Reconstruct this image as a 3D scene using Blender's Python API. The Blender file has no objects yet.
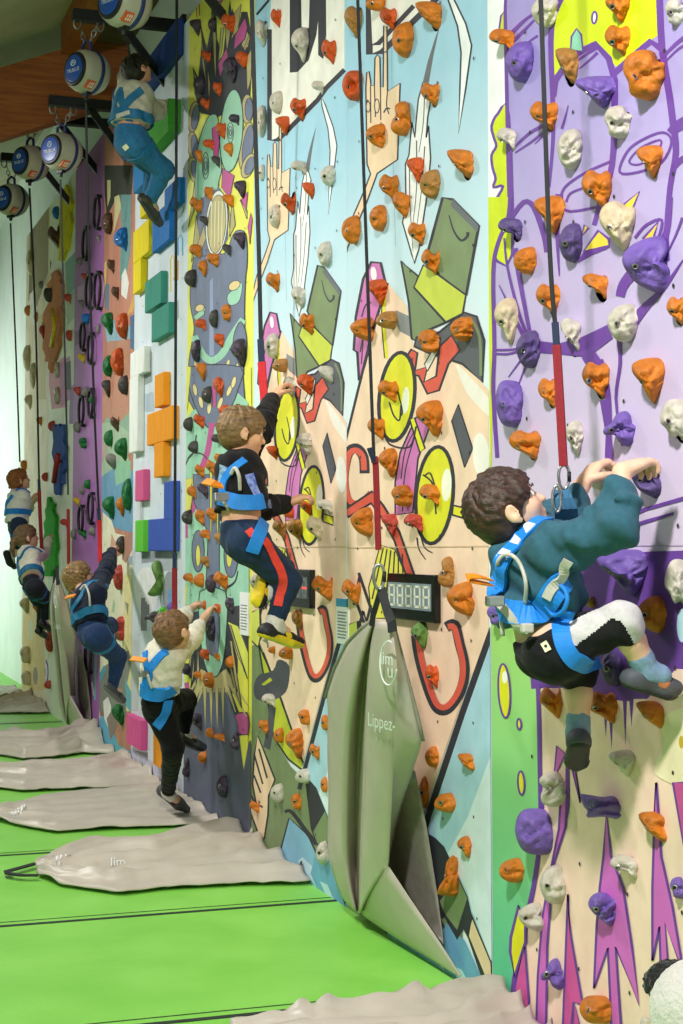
import bpy, bmesh, math, random
import numpy as np
from mathutils import Vector, Matrix, noise
from mathutils.bvhtree import BVHTree
C = bpy.context.scene.collection
W, H, FOC = 683, 1024, 1575.0
YAW, PITCH = math.radians(19.07), math.radians(3.5)
CAM = Vector((-2.21, 0.0, 1.5))
PPX, PPY = 341.5, 548 - FOC * math.tan(PITCH)
FW = Vector((math.sin(YAW) * math.cos(PITCH), math.cos(YAW) * math.cos(PITCH), math.sin(PITCH)))
RT = Vector((math.cos(YAW), -math.sin(YAW), 0))
UP = RT.cross(FW)
def ray(px, py):
    return FW * FOC + RT * (px - PPX) - UP * (py - PPY)
def onx(px, py, c=0.0):               # the point seen at px,py at distance c in front of the climbing wall
    r = ray(px, py); return CAM + r * ((-c - CAM.x) / r.x)
def onz(px, py, z=0.0):               # the point seen at px,py at height z
    r = ray(px, py); return CAM + r * ((z - CAM.z) / r.z)
def at(px, py, f):                    # the point seen at px,py at depth f
    return CAM + ray(px, py) * (f / FOC)
def proj(p):
    d = Vector(p) - CAM; f = d.dot(FW)
    return PPX + FOC * d.dot(RT) / f, PPY - FOC * d.dot(UP) / f, f
def ty(px):
    return onx(px, 548).y
def lin(h):
    h = h.lstrip('#'); r = []
    for i in (0, 2, 4):
        c = int(h[i:i + 2], 16) / 255
        r.append(c / 12.92 if c <= .04045 else ((c + .055) / 1.055) ** 2.4)
    return (r[0], r[1], r[2], 1)
# ---------- materials ----------
_M = {}
def mat(key, col, rough=.55, var=.08, scale=30., bump=.0, bscale=60., metal=0., col2=None, spec=.4, stretch=(1, 1, 1), sheen=0., grad=None):
    if key in _M: return _M[key]
    m = bpy.data.materials.new(key); m.use_nodes = True
    nt = m.node_tree; nd = nt.nodes; lk = nt.links; b = nd['Principled BSDF']
    b.inputs['Roughness'].default_value = rough; b.inputs['Metallic'].default_value = metal
    b.inputs['Specular IOR Level'].default_value = spec
    if sheen: b.inputs['Sheen Weight'].default_value = sheen
    tc = nd.new('ShaderNodeTexCoord'); mp = nd.new('ShaderNodeMapping'); mp.inputs['Scale'].default_value = stretch
    lk.new(tc.outputs['Object'], mp.inputs['Vector'])
    n = nd.new('ShaderNodeTexNoise'); n.inputs['Scale'].default_value = scale; n.inputs['Detail'].default_value = 4
    lk.new(mp.outputs['Vector'], n.inputs['Vector'])
    c = lin(col); c2 = lin(col2) if col2 else tuple(x * (1 - var * 2) for x in c[:3]) + (1,)
    rp = nd.new('ShaderNodeValToRGB'); e = rp.color_ramp.elements
    e[0].position = .32; e[1].position = .68; e[0].color = c2; e[1].color = c if col2 else tuple(min(1, x * (1 + var)) for x in c[:3]) + (1,)
    lk.new(n.outputs['Fac'], rp.inputs['Fac']); out = rp.outputs['Color']
    if grad:                           # a printed blend between two paints up the panel
        col_b, z0, z1 = grad
        sx = nd.new('ShaderNodeSeparateXYZ'); lk.new(tc.outputs['Object'], sx.inputs['Vector'])
        mr = nd.new('ShaderNodeMapRange'); mr.inputs['From Min'].default_value = z0; mr.inputs['From Max'].default_value = z1
        lk.new(sx.outputs['Z'], mr.inputs['Value'])
        mx = nd.new('ShaderNodeMix'); mx.data_type = 'RGBA'; mx.inputs['B'].default_value = lin(col_b)
        lk.new(mr.outputs['Result'], mx.inputs['Factor']); lk.new(out, mx.inputs['A']); out = mx.outputs['Result']
    lk.new(out, b.inputs['Base Color'])
    if bump:
        n2 = nd.new('ShaderNodeTexNoise'); n2.inputs['Scale'].default_value = bscale; n2.inputs['Detail'].default_value = 5
        lk.new(mp.outputs['Vector'], n2.inputs['Vector'])
        bp = nd.new('ShaderNodeBump'); bp.inputs['Strength'].default_value = bump; bp.inputs['Distance'].default_value = .01
        lk.new(n2.outputs['Fac'], bp.inputs['Height']); lk.new(bp.outputs['Normal'], b.inputs['Normal'])
    _M[key] = m; return m
def paint(h): return mat('paint_' + h, h, rough=.62, var=.05, scale=9, bump=.05, bscale=150, spec=.25)
def emis(key, h, s):
    if key in _M: return _M[key]
    m = bpy.data.materials.new(key); m.use_nodes = True; b = m.node_tree.nodes['Principled BSDF']
    b.inputs['Base Color'].default_value = (.01, .01, .01, 1)
    b.inputs['Emission Color'].default_value = lin(h); b.inputs['Emission Strength'].default_value = s
    _M[key] = m; return m
# ---------- objects ----------
def tag(o, label=None, cat=None, group=None, kind=None):
    if label: o['label'] = label
    if cat: o['category'] = cat
    if group: o['group'] = group
    if kind: o['kind'] = kind
    return o
def empty(name, loc, rz=0.):
    o = bpy.data.objects.new(name, None); C.objects.link(o); o.location = loc; o.rotation_euler = (0, 0, rz)
    o.empty_display_size = .05; return o
def mesh_obj(name, vs, fs, mats, parent=None, fm=None, smooth=False, loc=None):
    """World-space vertices; the object's origin goes to loc (or the parent's)."""
    me = bpy.data.meshes.new(name)
    off = Vector(loc) if loc is not None else (Vector(parent_loc(parent)) if parent else Vector((0, 0, 0)))
    va = np.asarray(vs, dtype=float).reshape(-1, 3) - np.array(off)
    me.from_pydata(va.tolist(), [], [tuple(int(i) for i in f) for f in fs])
    for m in (mats if isinstance(mats, (list, tuple)) else [mats]): me.materials.append(m)
    if fm is not None: me.polygons.foreach_set('material_index', list(fm))
    if smooth: me.polygons.foreach_set('use_smooth', [True] * len(me.polygons))
    me.update()
    o = bpy.data.objects.new(name, me); C.objects.link(o)
    if parent:
        o.parent = parent; o.location = (0, 0, 0) if loc is None else Vector(loc) - Vector(parent_loc(parent))
    else: o.location = off
    return o
def parent_loc(p):
    v = Vector((0, 0, 0))
    while p: v = v + p.location; p = p.parent
    return v
class MB:
    def __init__(s): s.v = []; s.f = []; s.m = []
    def add(s, vs, fs, mi=0):
        b = len(s.v); s.v += [tuple(v) for v in vs]; s.f += [tuple(b + i for i in f) for f in fs]; s.m += [mi] * len(fs)
    def box(s, lo, hi, mi=0):
        x0, y0, z0 = lo; x1, y1, z1 = hi
        s.add([(x0, y0, z0), (x1, y0, z0), (x1, y1, z0), (x0, y1, z0), (x0, y0, z1), (x1, y0, z1), (x1, y1, z1), (x0, y1, z1)],
              [(0, 3, 2, 1), (4, 5, 6, 7), (0, 1, 5, 4), (1, 2, 6, 5), (2, 3, 7, 6), (3, 0, 4, 7)], mi)
    def beam(s, a, b, w, h, mi=0, up=(0, 0, 1)):
        a = Vector(a); b = Vector(b); d = (b - a).normalized(); u = Vector(up); r = d.cross(u).normalized() * (w / 2); u = r.cross(d).normalized() * (h / 2)
        vs = [p + sx * r + su * u for p in (a, b) for sx, su in ((-1, -1), (1, -1), (1, 1), (-1, 1))]
        s.add(vs, [(0, 3, 2, 1), (4, 5, 6, 7), (0, 1, 5, 4), (1, 2, 6, 5), (2, 3, 7, 6), (3, 0, 4, 7)], mi)
    def tube(s, pts, r, n=10, mi=0, closed=False, caps=True):
        pts = [Vector(p) for p in pts]; N = len(pts); rs = r if isinstance(r, (list, tuple)) else [r] * N
        vs = []; u = None
        for i, p in enumerate(pts):
            if closed: d = pts[(i + 1) % N] - pts[i - 1]
            else: d = pts[min(i + 1, N - 1)] - pts[max(i - 1, 0)]
            d.normalize()
            if u is None: u = d.orthogonal().normalized()
            u = (u - d * u.dot(d)).normalized(); w = d.cross(u)
            for k in range(n):
                a = 2 * math.pi * k / n; vs.append(p + (u * math.cos(a) + w * math.sin(a)) * rs[i])
        fs = []
        for i in range(N if closed else N - 1):
            j = (i + 1) % N
            for k in range(n): fs.append((i * n + k, i * n + (k + 1) % n, j * n + (k + 1) % n, j * n + k))
        if not closed and caps: fs += [tuple(range(n))[::-1], tuple(range((N - 1) * n, N * n))]
        s.add(vs, fs, mi)
    def ribbon(s, pts, nrm, w, t, mi=0):
        """flat strap: centre points, surface normals, width w, thickness t"""
        pts = [Vector(p) for p in pts]; N = len(pts); vs = []
        ws = w if isinstance(w, (list, tuple)) else [w] * N
        for i, p in enumerate(pts):
            d = (pts[min(i + 1, N - 1)] - pts[max(i - 1, 0)]).normalized(); n = Vector(nrm[i]).normalized()
            x = d.cross(n).normalized() * ws[i] / 2; n = x.cross(d).normalized() * t
            vs += [p - x, p + x, p + x + n, p - x + n]
        fs = [(0, 1, 2, 3), tuple((N - 1) * 4 + k for k in (3, 2, 1, 0))]
        for i in range(N - 1):
            a = i * 4; b = a + 4
            for k in range(4): fs.append((a + k, b + k, b + (k + 1) % 4, a + (k + 1) % 4))
        s.add(vs, fs, mi)
    def lathe(s, prof, o, axis, n=28, mi=0):
        """prof: (radius, along) pairs"""
        o = Vector(o); ax = Vector(axis).normalized(); u = ax.orthogonal().normalized(); w = ax.cross(u); vs = []
        for r, h in prof:
            for k in range(n):
                a = 2 * math.pi * k / n; vs.append(o + ax * h + (u * math.cos(a) + w * math.sin(a)) * r)
        fs = [(i * n + k, i * n + (k + 1) % n, (i + 1) * n + (k + 1) % n, (i + 1) * n + k) for i in range(len(prof) - 1) for k in range(n)]
        fs += [tuple(range(n))[::-1], tuple(range((len(prof) - 1) * n, len(prof) * n))]
        s.add(vs, fs, mi)
    def prism(s, poly, d, mi=0, mi_side=None):
        """closed polygon of points extruded by vector d"""
        d = Vector(d); n = len(poly); vs = [Vector(p) for p in poly] + [Vector(p) + d for p in poly]
        s.add(vs, [tuple(range(n)), tuple(range(n, 2 * n))[::-1]], mi)
        s.add(vs, [(i, (i + 1) % n, n + (i + 1) % n, n + i) for i in range(n)], mi if mi_side is None else mi_side)
    def build(s, name, mats, parent=None, smooth=False, loc=None):
        return mesh_obj(name, s.v, s.f, mats, parent, s.m, smooth, loc)
def fixn(o):
    bm = bmesh.new(); bm.from_mesh(o.data); bmesh.ops.recalc_face_normals(bm, faces=bm.faces); bm.to_mesh(o.data); bm.free(); return o
def bevel(o, w=.004, seg=2):
    fixn(o); md = o.modifiers.new('b', 'BEVEL'); md.width = w; md.segments = seg; md.limit_method = 'ANGLE'; return o
def spline(pts, sub=5, closed=False):
    P = [np.array(p, float) for p in pts]; n = len(P); out = []
    for i in range(n if closed else n - 1):
        if closed: a, b, c, d = P[i - 1], P[i], P[(i + 1) % n], P[(i + 2) % n]
        else: a, b, c, d = P[max(i - 1, 0)], P[i], P[i + 1], P[min(i + 2, n - 1)]
        for k in range(sub):
            t = k / sub
            out.append(.5 * (2 * b + (c - a) * t + (2 * a - 5 * b + 4 * c - d) * t * t + (3 * b - a - 3 * c + d) * t ** 3))
    if not closed: out.append(P[-1])
    return out
# ---------- crops the measurements were taken in (origin, scale) ----------
ZS = 200 / 683
CR = {'A1': (0, 0), 'A2': (180, 0), 'A3': (340, 0), 'A4': (483, 0), 'A5': (0, 200), 'A6': (180, 200), 'A7': (340, 200), 'A8': (483, 200),
      'B1': (0, 430), 'B2': (180, 400), 'B3': (340, 400), 'B4': (483, 400), 'B5': (0, 640), 'B6': (180, 620), 'B7': (340, 600), 'B8': (483, 600),
      'C1': (0, 800), 'C2': (180, 800), 'C3': (340, 800), 'C4': (483, 800),
      'D1': (183, 0, 80 / 410), 'D2': (183, 180, 80 / 410), 'D3': (173, 380, 90 / 410), 'D4': (173, 600, 90 / 410), 'T1': (90, 180, 100 / 410),
      'T2': (90, 400, 100 / 465), 'T3': (80, 560, 100 / 410), 'X1': (15, 180, 100 / 410), 'P': (0, 0, 1.)}
def cs(c): z = CR[c]; return z[2] if len(z) > 2 else ZS
def cp(c, x, y): z = CR[c]; s = cs(c); return z[0] + x * s, z[1] + y * s
def pts_of(c, s): return [cp(c, *map(float, q.split(','))) for q in s.split()]
# ---------- painted climbing panels ----------
Z_TOP = 4.74
def clip_axis(poly, ax, lim, keep_less):
    out = []; n = len(poly)
    for i in range(n):
        a, b = poly[i], poly[(i + 1) % n]
        ia = (a[ax] <= lim) if keep_less else (a[ax] >= lim); ib = (b[ax] <= lim) if keep_less else (b[ax] >= lim)
        if ia: out.append(a)
        if ia != ib:
            t = (lim - a[ax]) / (b[ax] - a[ax]); out.append((a[0] + (b[0] - a[0]) * t, a[1] + (b[1] - a[1]) * t))
    return out
def px2w(q):
    p = onx(q[0], q[1]); return (p.y, p.z)
class Panel:
    def __init__(s, t0, t1, base, z1=Z_TOP):
        s.t0, s.t1, s.z1 = t0, t1, z1; s.mats = [base]; s.mi = {}; s.faces = []; s.layer = 0
    def m(s, col):
        k = col if isinstance(col, str) else col.name
        if k not in s.mi: s.mi[k] = len(s.mats); s.mats.append(paint(col) if isinstance(col, str) else col)
        return s.mi[k]
    def poly(s, w, col, lay=None):
        for ax, lim, kl in ((0, s.t0 + .001, False), (0, s.t1 - .001, True), (1, 0.0, False), (1, s.z1, True)):
            w = clip_axis(w, ax, lim, kl)
            if len(w) < 3: return
        s.faces.append((w, s.m(col), s.layer if lay is None else lay))
    def build(s, label):
        mb = MB(); d = .13; g = .0015
        mb.box((0, s.t0 + g, 0), (d, s.t1 - g, s.z1), 0)
        for w, mi, lay in s.faces:
            x = -.0003 - .00003 * lay; q = []
            for p in w:
                if not q or abs(p[0] - q[-1][0]) + abs(p[1] - q[-1][1]) > 1e-5: q.append(p)
            if len(q) < 3: continue
            a = sum(q[i][0] * q[(i + 1) % len(q)][1] - q[(i + 1) % len(q)][0] * q[i][1] for i in range(len(q)))
            if a > 0: q = q[::-1]
            mb.add([(x, p[0], p[1]) for p in q], [tuple(range(len(q)))], mi)
        # bolt sockets drilled in a grid, and the two vertical board joints
        rng = random.Random(int(s.t0 * 100)); x = -.0003 - .00003 * (s.layer + 2); di = s.m('3b3632')
        z = .22
        while z < s.z1 - .1:
            y = s.t0 + .14
            while y < s.t1 - .05:
                yy, zz = y + rng.uniform(-.03, .03), z + rng.uniform(-.05, .05)
                mb.add([(x, yy + .006 * math.cos(k * math.pi / 4), zz + .006 * math.sin(k * math.pi / 4)) for k in range(8)], [tuple(range(8))], di)
                y += .29
            z += .33
        o = mb.build('climbing_wall', s.mats, loc=(0, (s.t0 + s.t1) / 2, 0))
        return tag(o, label, 'climbing wall', 'painted climbing walls')
def nextlay(ps):
    for p, _ in ps: p.layer += 1
def wfill(ps, w, col):
    nextlay(ps)
    for p, sh in ps: p.poly([(q[0] + sh, q[1]) for q in w], col)
def wstroke(ps, w, width, col, closed=False):
    nextlay(ps); n = len(w); L = []; R = []
    for i in range(n):
        a = w[i - 1] if (closed or i > 0) else w[i]; b = w[(i + 1) % n] if (closed or i < n - 1) else w[i]
        dx, dy = b[0] - a[0], b[1] - a[1]; l = math.hypot(dx, dy) or 1
        wd = width(i / (n - 1 if not closed else n)) / 2 if callable(width) else width / 2
        nx, ny = -dy / l * wd, dx / l * wd
        L.append((w[i][0] + nx, w[i][1] + ny)); R.append((w[i][0] - nx, w[i][1] - ny))
    for i in range(n if closed else n - 1):
        j = (i + 1) % n
        for p, sh in ps: p.poly([(q[0] + sh, q[1]) for q in (L[i], L[j], R[j], R[i])], col)
def mpp(q):                            # metres per photo pixel on the wall there
    return abs(onx(q[0], q[1] + 1).z - onx(q[0], q[1]).z)
def F(ps, c, col, pts, ow=0, oc='36373f', sm=0):
    P = pts_of(c, pts) if isinstance(pts, str) else pts
    if sm: P = [tuple(p) for p in spline(P, sm, True)]
    w = [px2w(p) for p in P]; wfill(ps, w, col)
    if ow: brush(ps, P, lambda t: ow * cs(c) * .85, oc, True)
def brush(ps, P, wf, col, closed=False):     # a painted line: a flat brush that is wider along the wall
    nextlay(ps); n = len(P); L = []; R = []
    for i in range(n):
        a = P[i - 1] if (closed or i > 0) else P[i]; b = P[(i + 1) % n] if (closed or i < n - 1) else P[i]
        dx, dy = b[0] - a[0], b[1] - a[1]; l = math.hypot(dx, dy) or 1; w = wf(i / max(1, n - 1)) / 2
        L.append(px2w((P[i][0] - dy / l * w, P[i][1] + dx / l * w))); R.append(px2w((P[i][0] + dy / l * w, P[i][1] - dx / l * w)))
    for i in range(n if closed else n - 1):
        j = (i + 1) % n
        for p, sh in ps: p.poly([(q[0] + sh, q[1]) for q in (L[i], L[j], R[j], R[i])], col)
def S(ps, c, col, pts, wd, sm=4, closed=False):
    P = pts_of(c, pts)
    if sm: P = [tuple(p) for p in spline(P, sm, closed)]
    k = cs(c)
    brush(ps, P, (lambda t: (wd[0] + (wd[1] - wd[0]) * t) * k) if isinstance(wd, tuple) else (lambda t: wd * k), col, closed)
def E(ps, c, col, x, y, rx, ry, rot=0, ow=0, oc='36373f'):
    a0 = math.radians(rot); P = []
    for k in range(28):
        a = 2 * math.pi * k / 28; u, v = rx * math.cos(a), ry * math.sin(a)
        P.append(cp(c, x + u * math.cos(a0) - v * math.sin(a0), y + u * math.sin(a0) + v * math.cos(a0)))
    w = [px2w(p) for p in P]; wfill(ps, w, col)
    if ow: brush(ps, P, lambda t: ow * cs(c) * .85, oc, True)
PITCHW = 1.462
T_A = ty(490.5); T_B = T_A + PITCHW; T_C = T_B + PITCHW; T_D = ty(186); T_E = ty(132.5); T_F = ty(101); T_G = ty(72); T_H = ty(47); T_I = ty(23)
base_lav = mat('lavender_print', 'a194d4', rough=.6, var=.03, scale=7, bump=.05, bscale=150, grad=('dac9e4', 3.0, 1.5))
base_blue = mat('pale_blue_print', '9ecde2', rough=.6, var=.03, scale=5, bump=.05, bscale=150, grad=('e9f4f9', 3.3, 1.9))
green_grad = mat('green_print', '62c99c', rough=.6, var=.03, scale=5, bump=.05, bscale=150, grad=('a5d877', .15, 1.2))
pL = Panel(T_A - 1.9, T_A, base_lav); pM = Panel(T_A, T_B, base_blue); pN = Panel(T_B, T_C, base_blue)
pD = Panel(T_C, T_D, mat('yellow_print', 'ece95c', rough=.6, var=.03, scale=5, bump=.05, bscale=150))
pT = Panel(T_D, T_E, mat('grey_blue_print', 'd9e3ee', rough=.6, var=.04, scale=4, bump=.05, bscale=150))
pA = Panel(T_E, T_F, mat('salmon_print', 'c98d76', rough=.6, var=.12, scale=5, col2='b06f5e', stretch=(1, 1, .25)))
pP = Panel(T_F, T_G, mat('violet_print', 'a566b0', rough=.6, var=.05, scale=5))
pQ = Panel(T_G, T_H, mat('cream_green_print', 'dfe3cd', rough=.6, var=.05, scale=5))
pR = Panel(T_H, T_I, mat('cream_print', 'e6dcb8', rough=.6, var=.05, scale=4, col2='cfc49c'))
# ===== lavender monster panel =====
L = [(pL, 0)]; V = '6f45a0'; BG = 'ffdac8'; LIME = 'd3e21c'; PK = 'd56fcb'; MG = 'd2589f'
F(L, 'P', 'f6f8fa', '486,-10 506,-10 505.5,130 500,200 492,255 486,255')
F(L, 'P', BG, '486,640 532,690 683,560 760,560 760,1200 486,1200')
F(L, 'P', green_grad, '480,560 503,558 528,640 540,700 541,800 533,880 520,1000 520,1120 480,1120')
# violet field with drips
F(L, 'B8', V, '160,232 290,255 330,-120 400,-150 420,-145 560,-165 720,-170 900,-175 900,250 660,235 600,300 560,338 515,338 508,435 500,345 492,345 487,500 478,345 447,340 440,510 432,420 426,380 420,470 412,380 380,320 300,300 285,345 275,300 200,302 165,304')
F(L, 'A4', LIME, '262,-20 235,95 236,260 262,245 300,175 385,140 432,200 455,228 570,140 612,112 600,-20')
S(L, 'A4', V, '272,-20 234,95 238,330 240,470 226,640', (24, 10))
S(L, 'A4', V, '240,330 248,275 300,195 385,150 430,200 452,280', 22, 0)
S(L, 'A4', V, '447,252 510,195 572,142 606,165', 22, 0)
S(L, 'A4', V, '603,-20 612,165 638,330 650,425', 24, 3)
S(L, 'A4', V, '320,210 355,185 395,160', (6, 14)); S(L, 'A4', V, '330,235 365,205 392,180', (5, 12))
F(L, 'A4', '8ed4b4', '300,172 303,125 320,98 336,118 342,175', 8, V)
E(L, 'A4', 'f4f0f4', 381, 60, 8, 20, 5, 8, V)
S(L, 'A4', V, '448,270 450,350 442,560 402,690 380,770', (26, 16))
F(L, 'A4', LIME, '78,35 62,55 56,100 80,112', 8, V)
F(L, 'A4', LIME, '88,390 52,388 30,430 38,470 46,500 30,530 34,575 44,610 36,640 70,635 40,690 20,730 16,790 30,870 100,870', 11, V, 3)
S(L, 'A4', V, '78,-10 76,60 80,240 84,420 90,640 96,760', (9, 16))
for q, w in (('95,118 140,72 185,40', (16, 8)), ('105,140 150,95 182,62', (14, 6)), ('120,185 155,145 188,122', (4, 9)), ('105,505 160,455 215,425', (8, 14)),
             ('110,522 170,482 222,440', (6, 12)), ('178,492 218,452', (3, 7)), ('615,195 660,150 700,120', (10, 16)), ('620,215 665,170 700,150', (5, 12)),
             ('640,455 668,430 720,405', (30, 46)), ('655,570 680,545 720,535', (18, 26)), ('270,440 282,400 292,360', (10, 3))):
    S(L, 'A4', V, q, w)
S(L, 'A4', V, '468,588 492,520 540,480 615,452 645,485 610,555 530,588', 9, 4, True)
S(L, 'A4', V, '500,552 540,505 605,478 600,510 540,560', 7, 4, True)
S(L, 'A4', V, '265,690 280,640 350,590 440,550', 9); S(L, 'A4', V, '262,700 300,722 400,705', 9); S(L, 'A4', V, '285,690 300,660 350,640', 8)
S(L, 'A4', V, '650,420 660,520 640,640 628,790 632,890', (24, 14))
F(L, 'A4', 'f0d348', '480,700 535,655 508,722', 9, V)
S(L, 'A4', V, '98,745 140,690 175,708 210,800 222,860', (14, 24), 3)
# lower half of the face
F(L, 'A8', LIME, '15,-10 92,-10 88,60 50,150 32,250 36,500 34,650 30,900 30,1240 15,1240')
S(L, 'A8', V, '94,-10 86,65 52,150 36,250 40,500 36,650 50,880', 14)
F(L, 'A8', 'f0d348', '345,175 395,105 430,132 432,158', 12, V); F(L, 'A8', 'f0d348', '340,120 348,85 362,95', 8, V)
F(L, 'A8', V, '330,200 345,178 430,155 425,168 380,185 325,215')
F(L, 'A8', 'f0d348', '548,132 600,75 580,140', 12, V); S(L, 'A8', V, '520,130 560,85 612,68 600,130 570,170', 10, 4)
S(L, 'A8', V, '640,-10 628,110 585,180 560,190', (20, 26))
S(L, 'A8', V, '262,-20 255,110 262,260', (26, 3))
for q, w in (('74,130 85,230 122,380 152,460', (6, 14)), ('110,165 130,290 165,470', (20, 12)), ('56,290 100,380 142,470', (3, 16)), ('40,512 80,512 130,508', 8), ('45,525 85,526 130,515', 8),
             ('88,605 132,545', (3, 7)), ('122,632 146,570', (3, 7)), ('470,330 482,290 520,240', (30, 40)), ('515,415 560,362 620,300 685,205', (40, 4)), ('620,205 660,120 683,60', (4, 10)),
             ('466,470 470,560 456,680 478,840', (14, 8)), ('402,545 425,640 432,750 428,880', 20)):
    S(L, 'A8', V, q, w)
F(L, 'A8', V, '150,495 200,482 260,490 335,470 430,425 445,472 385,518 412,555 412,585 345,535 260,527 200,522 150,520')
S(L, 'A8', V, '345,535 380,590 420,660', (14, 22))
S(L, 'B4', V, '412,0 432,130 440,255', (22, 18))
F(L, 'B4', V, '470,402 520,378 690,328 690,342 560,378 470,420'); F(L, 'B4', V, '485,432 560,408 655,382 652,392 500,440')
F(L, 'B4', V, '455,432 490,396 502,480 492,520 468,510')
E(L, 'B4', 'bfe3f2', 682, 770, 20, 60, 0, 6, V)
S(L, 'P', 'b9a7c4', '574,546 640,545.5 760,545', 0.8, 0)
# pale yellow spatter by the right edge
F(L, 'B8', 'fbe9c6', '615,420 640,385 700,370 760,420 760,640 690,640 630,620 590,590 600,540 620,490', 0, V, 4)
E(L, 'B8', 'd9b030', 680, 485, 8, 22)
# green strip spots and boundary
S(L, 'B8', V, '190,290 194,430 196,560 200,760', 15); S(L, 'C4', V, '205,-10 198,120 178,280 150,410 126,540 108,640 112,790', (14, 22))
for x, y, rx, ry in ((75, 310, 20, 92), (126, 424, 7, 18), (133, 625, 11, 40)): E(L, 'B8', 'e6e22a', x, y, rx, ry, -3, 8, V)
E(L, 'B8', 'fdfdf4', 77, 264, 9, 21)
E(L, 'B8', V, 50, 80, 0.1, 0.1)
# pink icicles
F(L, 'B8', PK, '255,498 285,525 245,606', 8, V); F(L, 'B8', PK, '300,545 312,555 335,692', 8, V); S(L, 'B8', V, '290,545 290,700 275,760', (10, 22))
F(L, 'C4', PK, '272,-60 292,-60 285,90 242,225 222,500 217,820 183,820 190,600 206,400 236,230 262,100', 9, V)
F(L, 'C4', MG, '293,322 304,470 342,690 342,700 312,690 300,820 274,820 284,560', 9, V); F(L, 'C4', MG, '345,820 318,700 308,820', 7, V)
F(L, 'C4', PK, '424,40 440,190 482,300 512,500 537,702 456,502 478,820 444,820 430,505 382,642 392,420 402,300 415,190', 10, V)
F(L, 'C4', PK, '595,-60 612,190 650,360 690,600 625,420 640,620 612,620 606,432 582,548 582,300 588,100', 10, V)
F(L, 'C4', MG, '652,-60 700,-60 760,-10 700,220', 9, V)
F(L, 'C4', 'e6e22a', '125,360 98,470 96,520 110,604 148,485 148,420', 12, V); F(L, 'C4', MG, '146,500 170,820 124,820 112,640', 9, V)
# ===== cartoon goggles panels (the same print twice) =====
G = [(pM, 0), (pN, PITCHW)]; G2 = [(pM, 0)]; G1 = [(pN, 0)]; B1g = [(pM, -PITCHW), (pN, 0)]
DK = '36373f'; SK = 'f0d2ae'; FACE = 'f8d8bc'; YE = 'e6e232'; OL = '7f9168'; OLD = '8fa27c'; RD = 'e0604e'; PN = 'd47cbe'; CRM = 'ecebe0'
S(G, 'A3', '8fb9ca', '175,-40 178,400 190,840', 2, 0)
# big letter shape at the top (traced on the farther print)
F(B1g, 'A2', CRM, '318,-120 562,-120 562,235 495,300 470,345 380,430 332,480 306,476 306,100')
S(B1g, 'A2', DK, '306,100 306,478 335,478 470,342 500,300 562,238', 16, 0)
F(B1g, 'A2', DK, '375,-120 375,248 402,246 440,205 466,120 496,-120'); F(B1g, 'A2', CRM, '412,-120 416,92 440,96 446,-120'); F(B1g, 'A2', CRM, '428,-120 430,60 434,60 436,-120')
F(B1g, 'A2', DK, '472,-120 472,188 490,202 500,120 498,-120')
F(G2, 'A3', CRM, '95,-20 104,150 130,146 250,20 262,-20'); S(G2, 'A3', DK, '95,-20 103,153 132,148 252,20', 16, 0)
S(B1g, 'A2', DK, '262,50 300,5 320,-30', 8, 0)
F(G, 'A3', 'f0f4f4', '366,-40 386,-10 430,80 450,155 430,300 405,456 410,300 414,180 402,90 370,0', 7, DK)
F(G, 'A3', '6a6d70', '341,88 320,185 302,292 283,282 300,210 322,140')
F(G, 'A3', 'eef0ee', '284,282 268,340 262,400 256,470 246,418 236,530 224,560 226,700 214,760 246,870 254,900 270,850 300,650 310,540 303,430 295,470 300,400 314,320 302,288', 6, DK)
for q in ('290,300 285,420 270,520', '262,480 262,640 250,760', '290,500 280,640 262,780', '238,560 240,700 250,860'): S(G, 'A3', DK, q, (4, 2))
# hand and arm
F(G, 'A3', SK, '150,88 161,90 163,312 206,284 197,545 128,592 92,690 55,775 25,850 4,950 10,860 40,750 84,650 105,594 93,560 89,300 92,248 100,244 105,275 106,292 118,292 120,200 128,186 137,196 139,298 148,298', 6, DK)
for q in ('105,292 106,420', '118,292 122,400', '139,298 140,410', '163,312 160,360 168,390', '89,380 96,340 100,375'): S(G, 'A3', DK, q, 4)
E(G, 'A3', SK, 97, 365, 7, 18, 0, 4, DK); E(G, 'A3', SK, 127, 362, 8, 24, 0, 4, DK)
S(G, 'A3', DK, '148,180 161,176', 4, 0); S(G, 'A3', DK, '150,385 160,370 172,372', 5)
# hair, face, cap
F(G, 'A7', PN, '108,212 140,215 160,300 115,440 98,500 88,600 66,616 60,520 48,512 55,400 80,270', 11, DK)
E(G, 'A7', 'fbf4f8', 116, 252, 10, 24, -5)
S(G, 'A7', DK, '75,400 88,360 108,350', 5); S(G, 'A7', DK, '70,520 80,470 74,560', 4)
F(G, 'P', FACE, '388,283 407,306 413,343 455,352 489,390 489,640 424,826 398,800 340,740 330,640 343,452 344,449')
S(G, 'P', DK, '388,283 373,330 344,449 330,500', 2.6, 0)
F(G, 'A7', '8d8f90', '192,376 236,396 246,470 205,448 190,420')
F(G, 'A7', 'f5efe4', '398,568 420,578 520,690 520,745 460,690 425,640', 0, DK, 3)
F(G, 'A7', OL, '210,208 268,260 255,300 360,416 432,388 300,445 268,484 246,474 236,350', 9, DK)
F(G, 'A7', '5f6268', '255,500 262,470 340,452 425,384 468,398 494,480 487,622 420,560 300,520', 10, DK)
S(G, 'A7', OL, '445,400 478,470 482,600', 9)
F(G, 'A7', OL, '352,-8 385,-2 475,88 432,324 340,258 298,190', 12, DK)
F(G, 'A7', 'c9d34e', '286,222 340,258 431,324 420,388 362,416 254,298', 8, DK)
F(G, 'A7', '6b7076', '385,-4 475,88 470,110 380,20')
S(G, 'A7', DK, '374,52 390,105 415,138 436,125 438,110', (4, 12))
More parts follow.
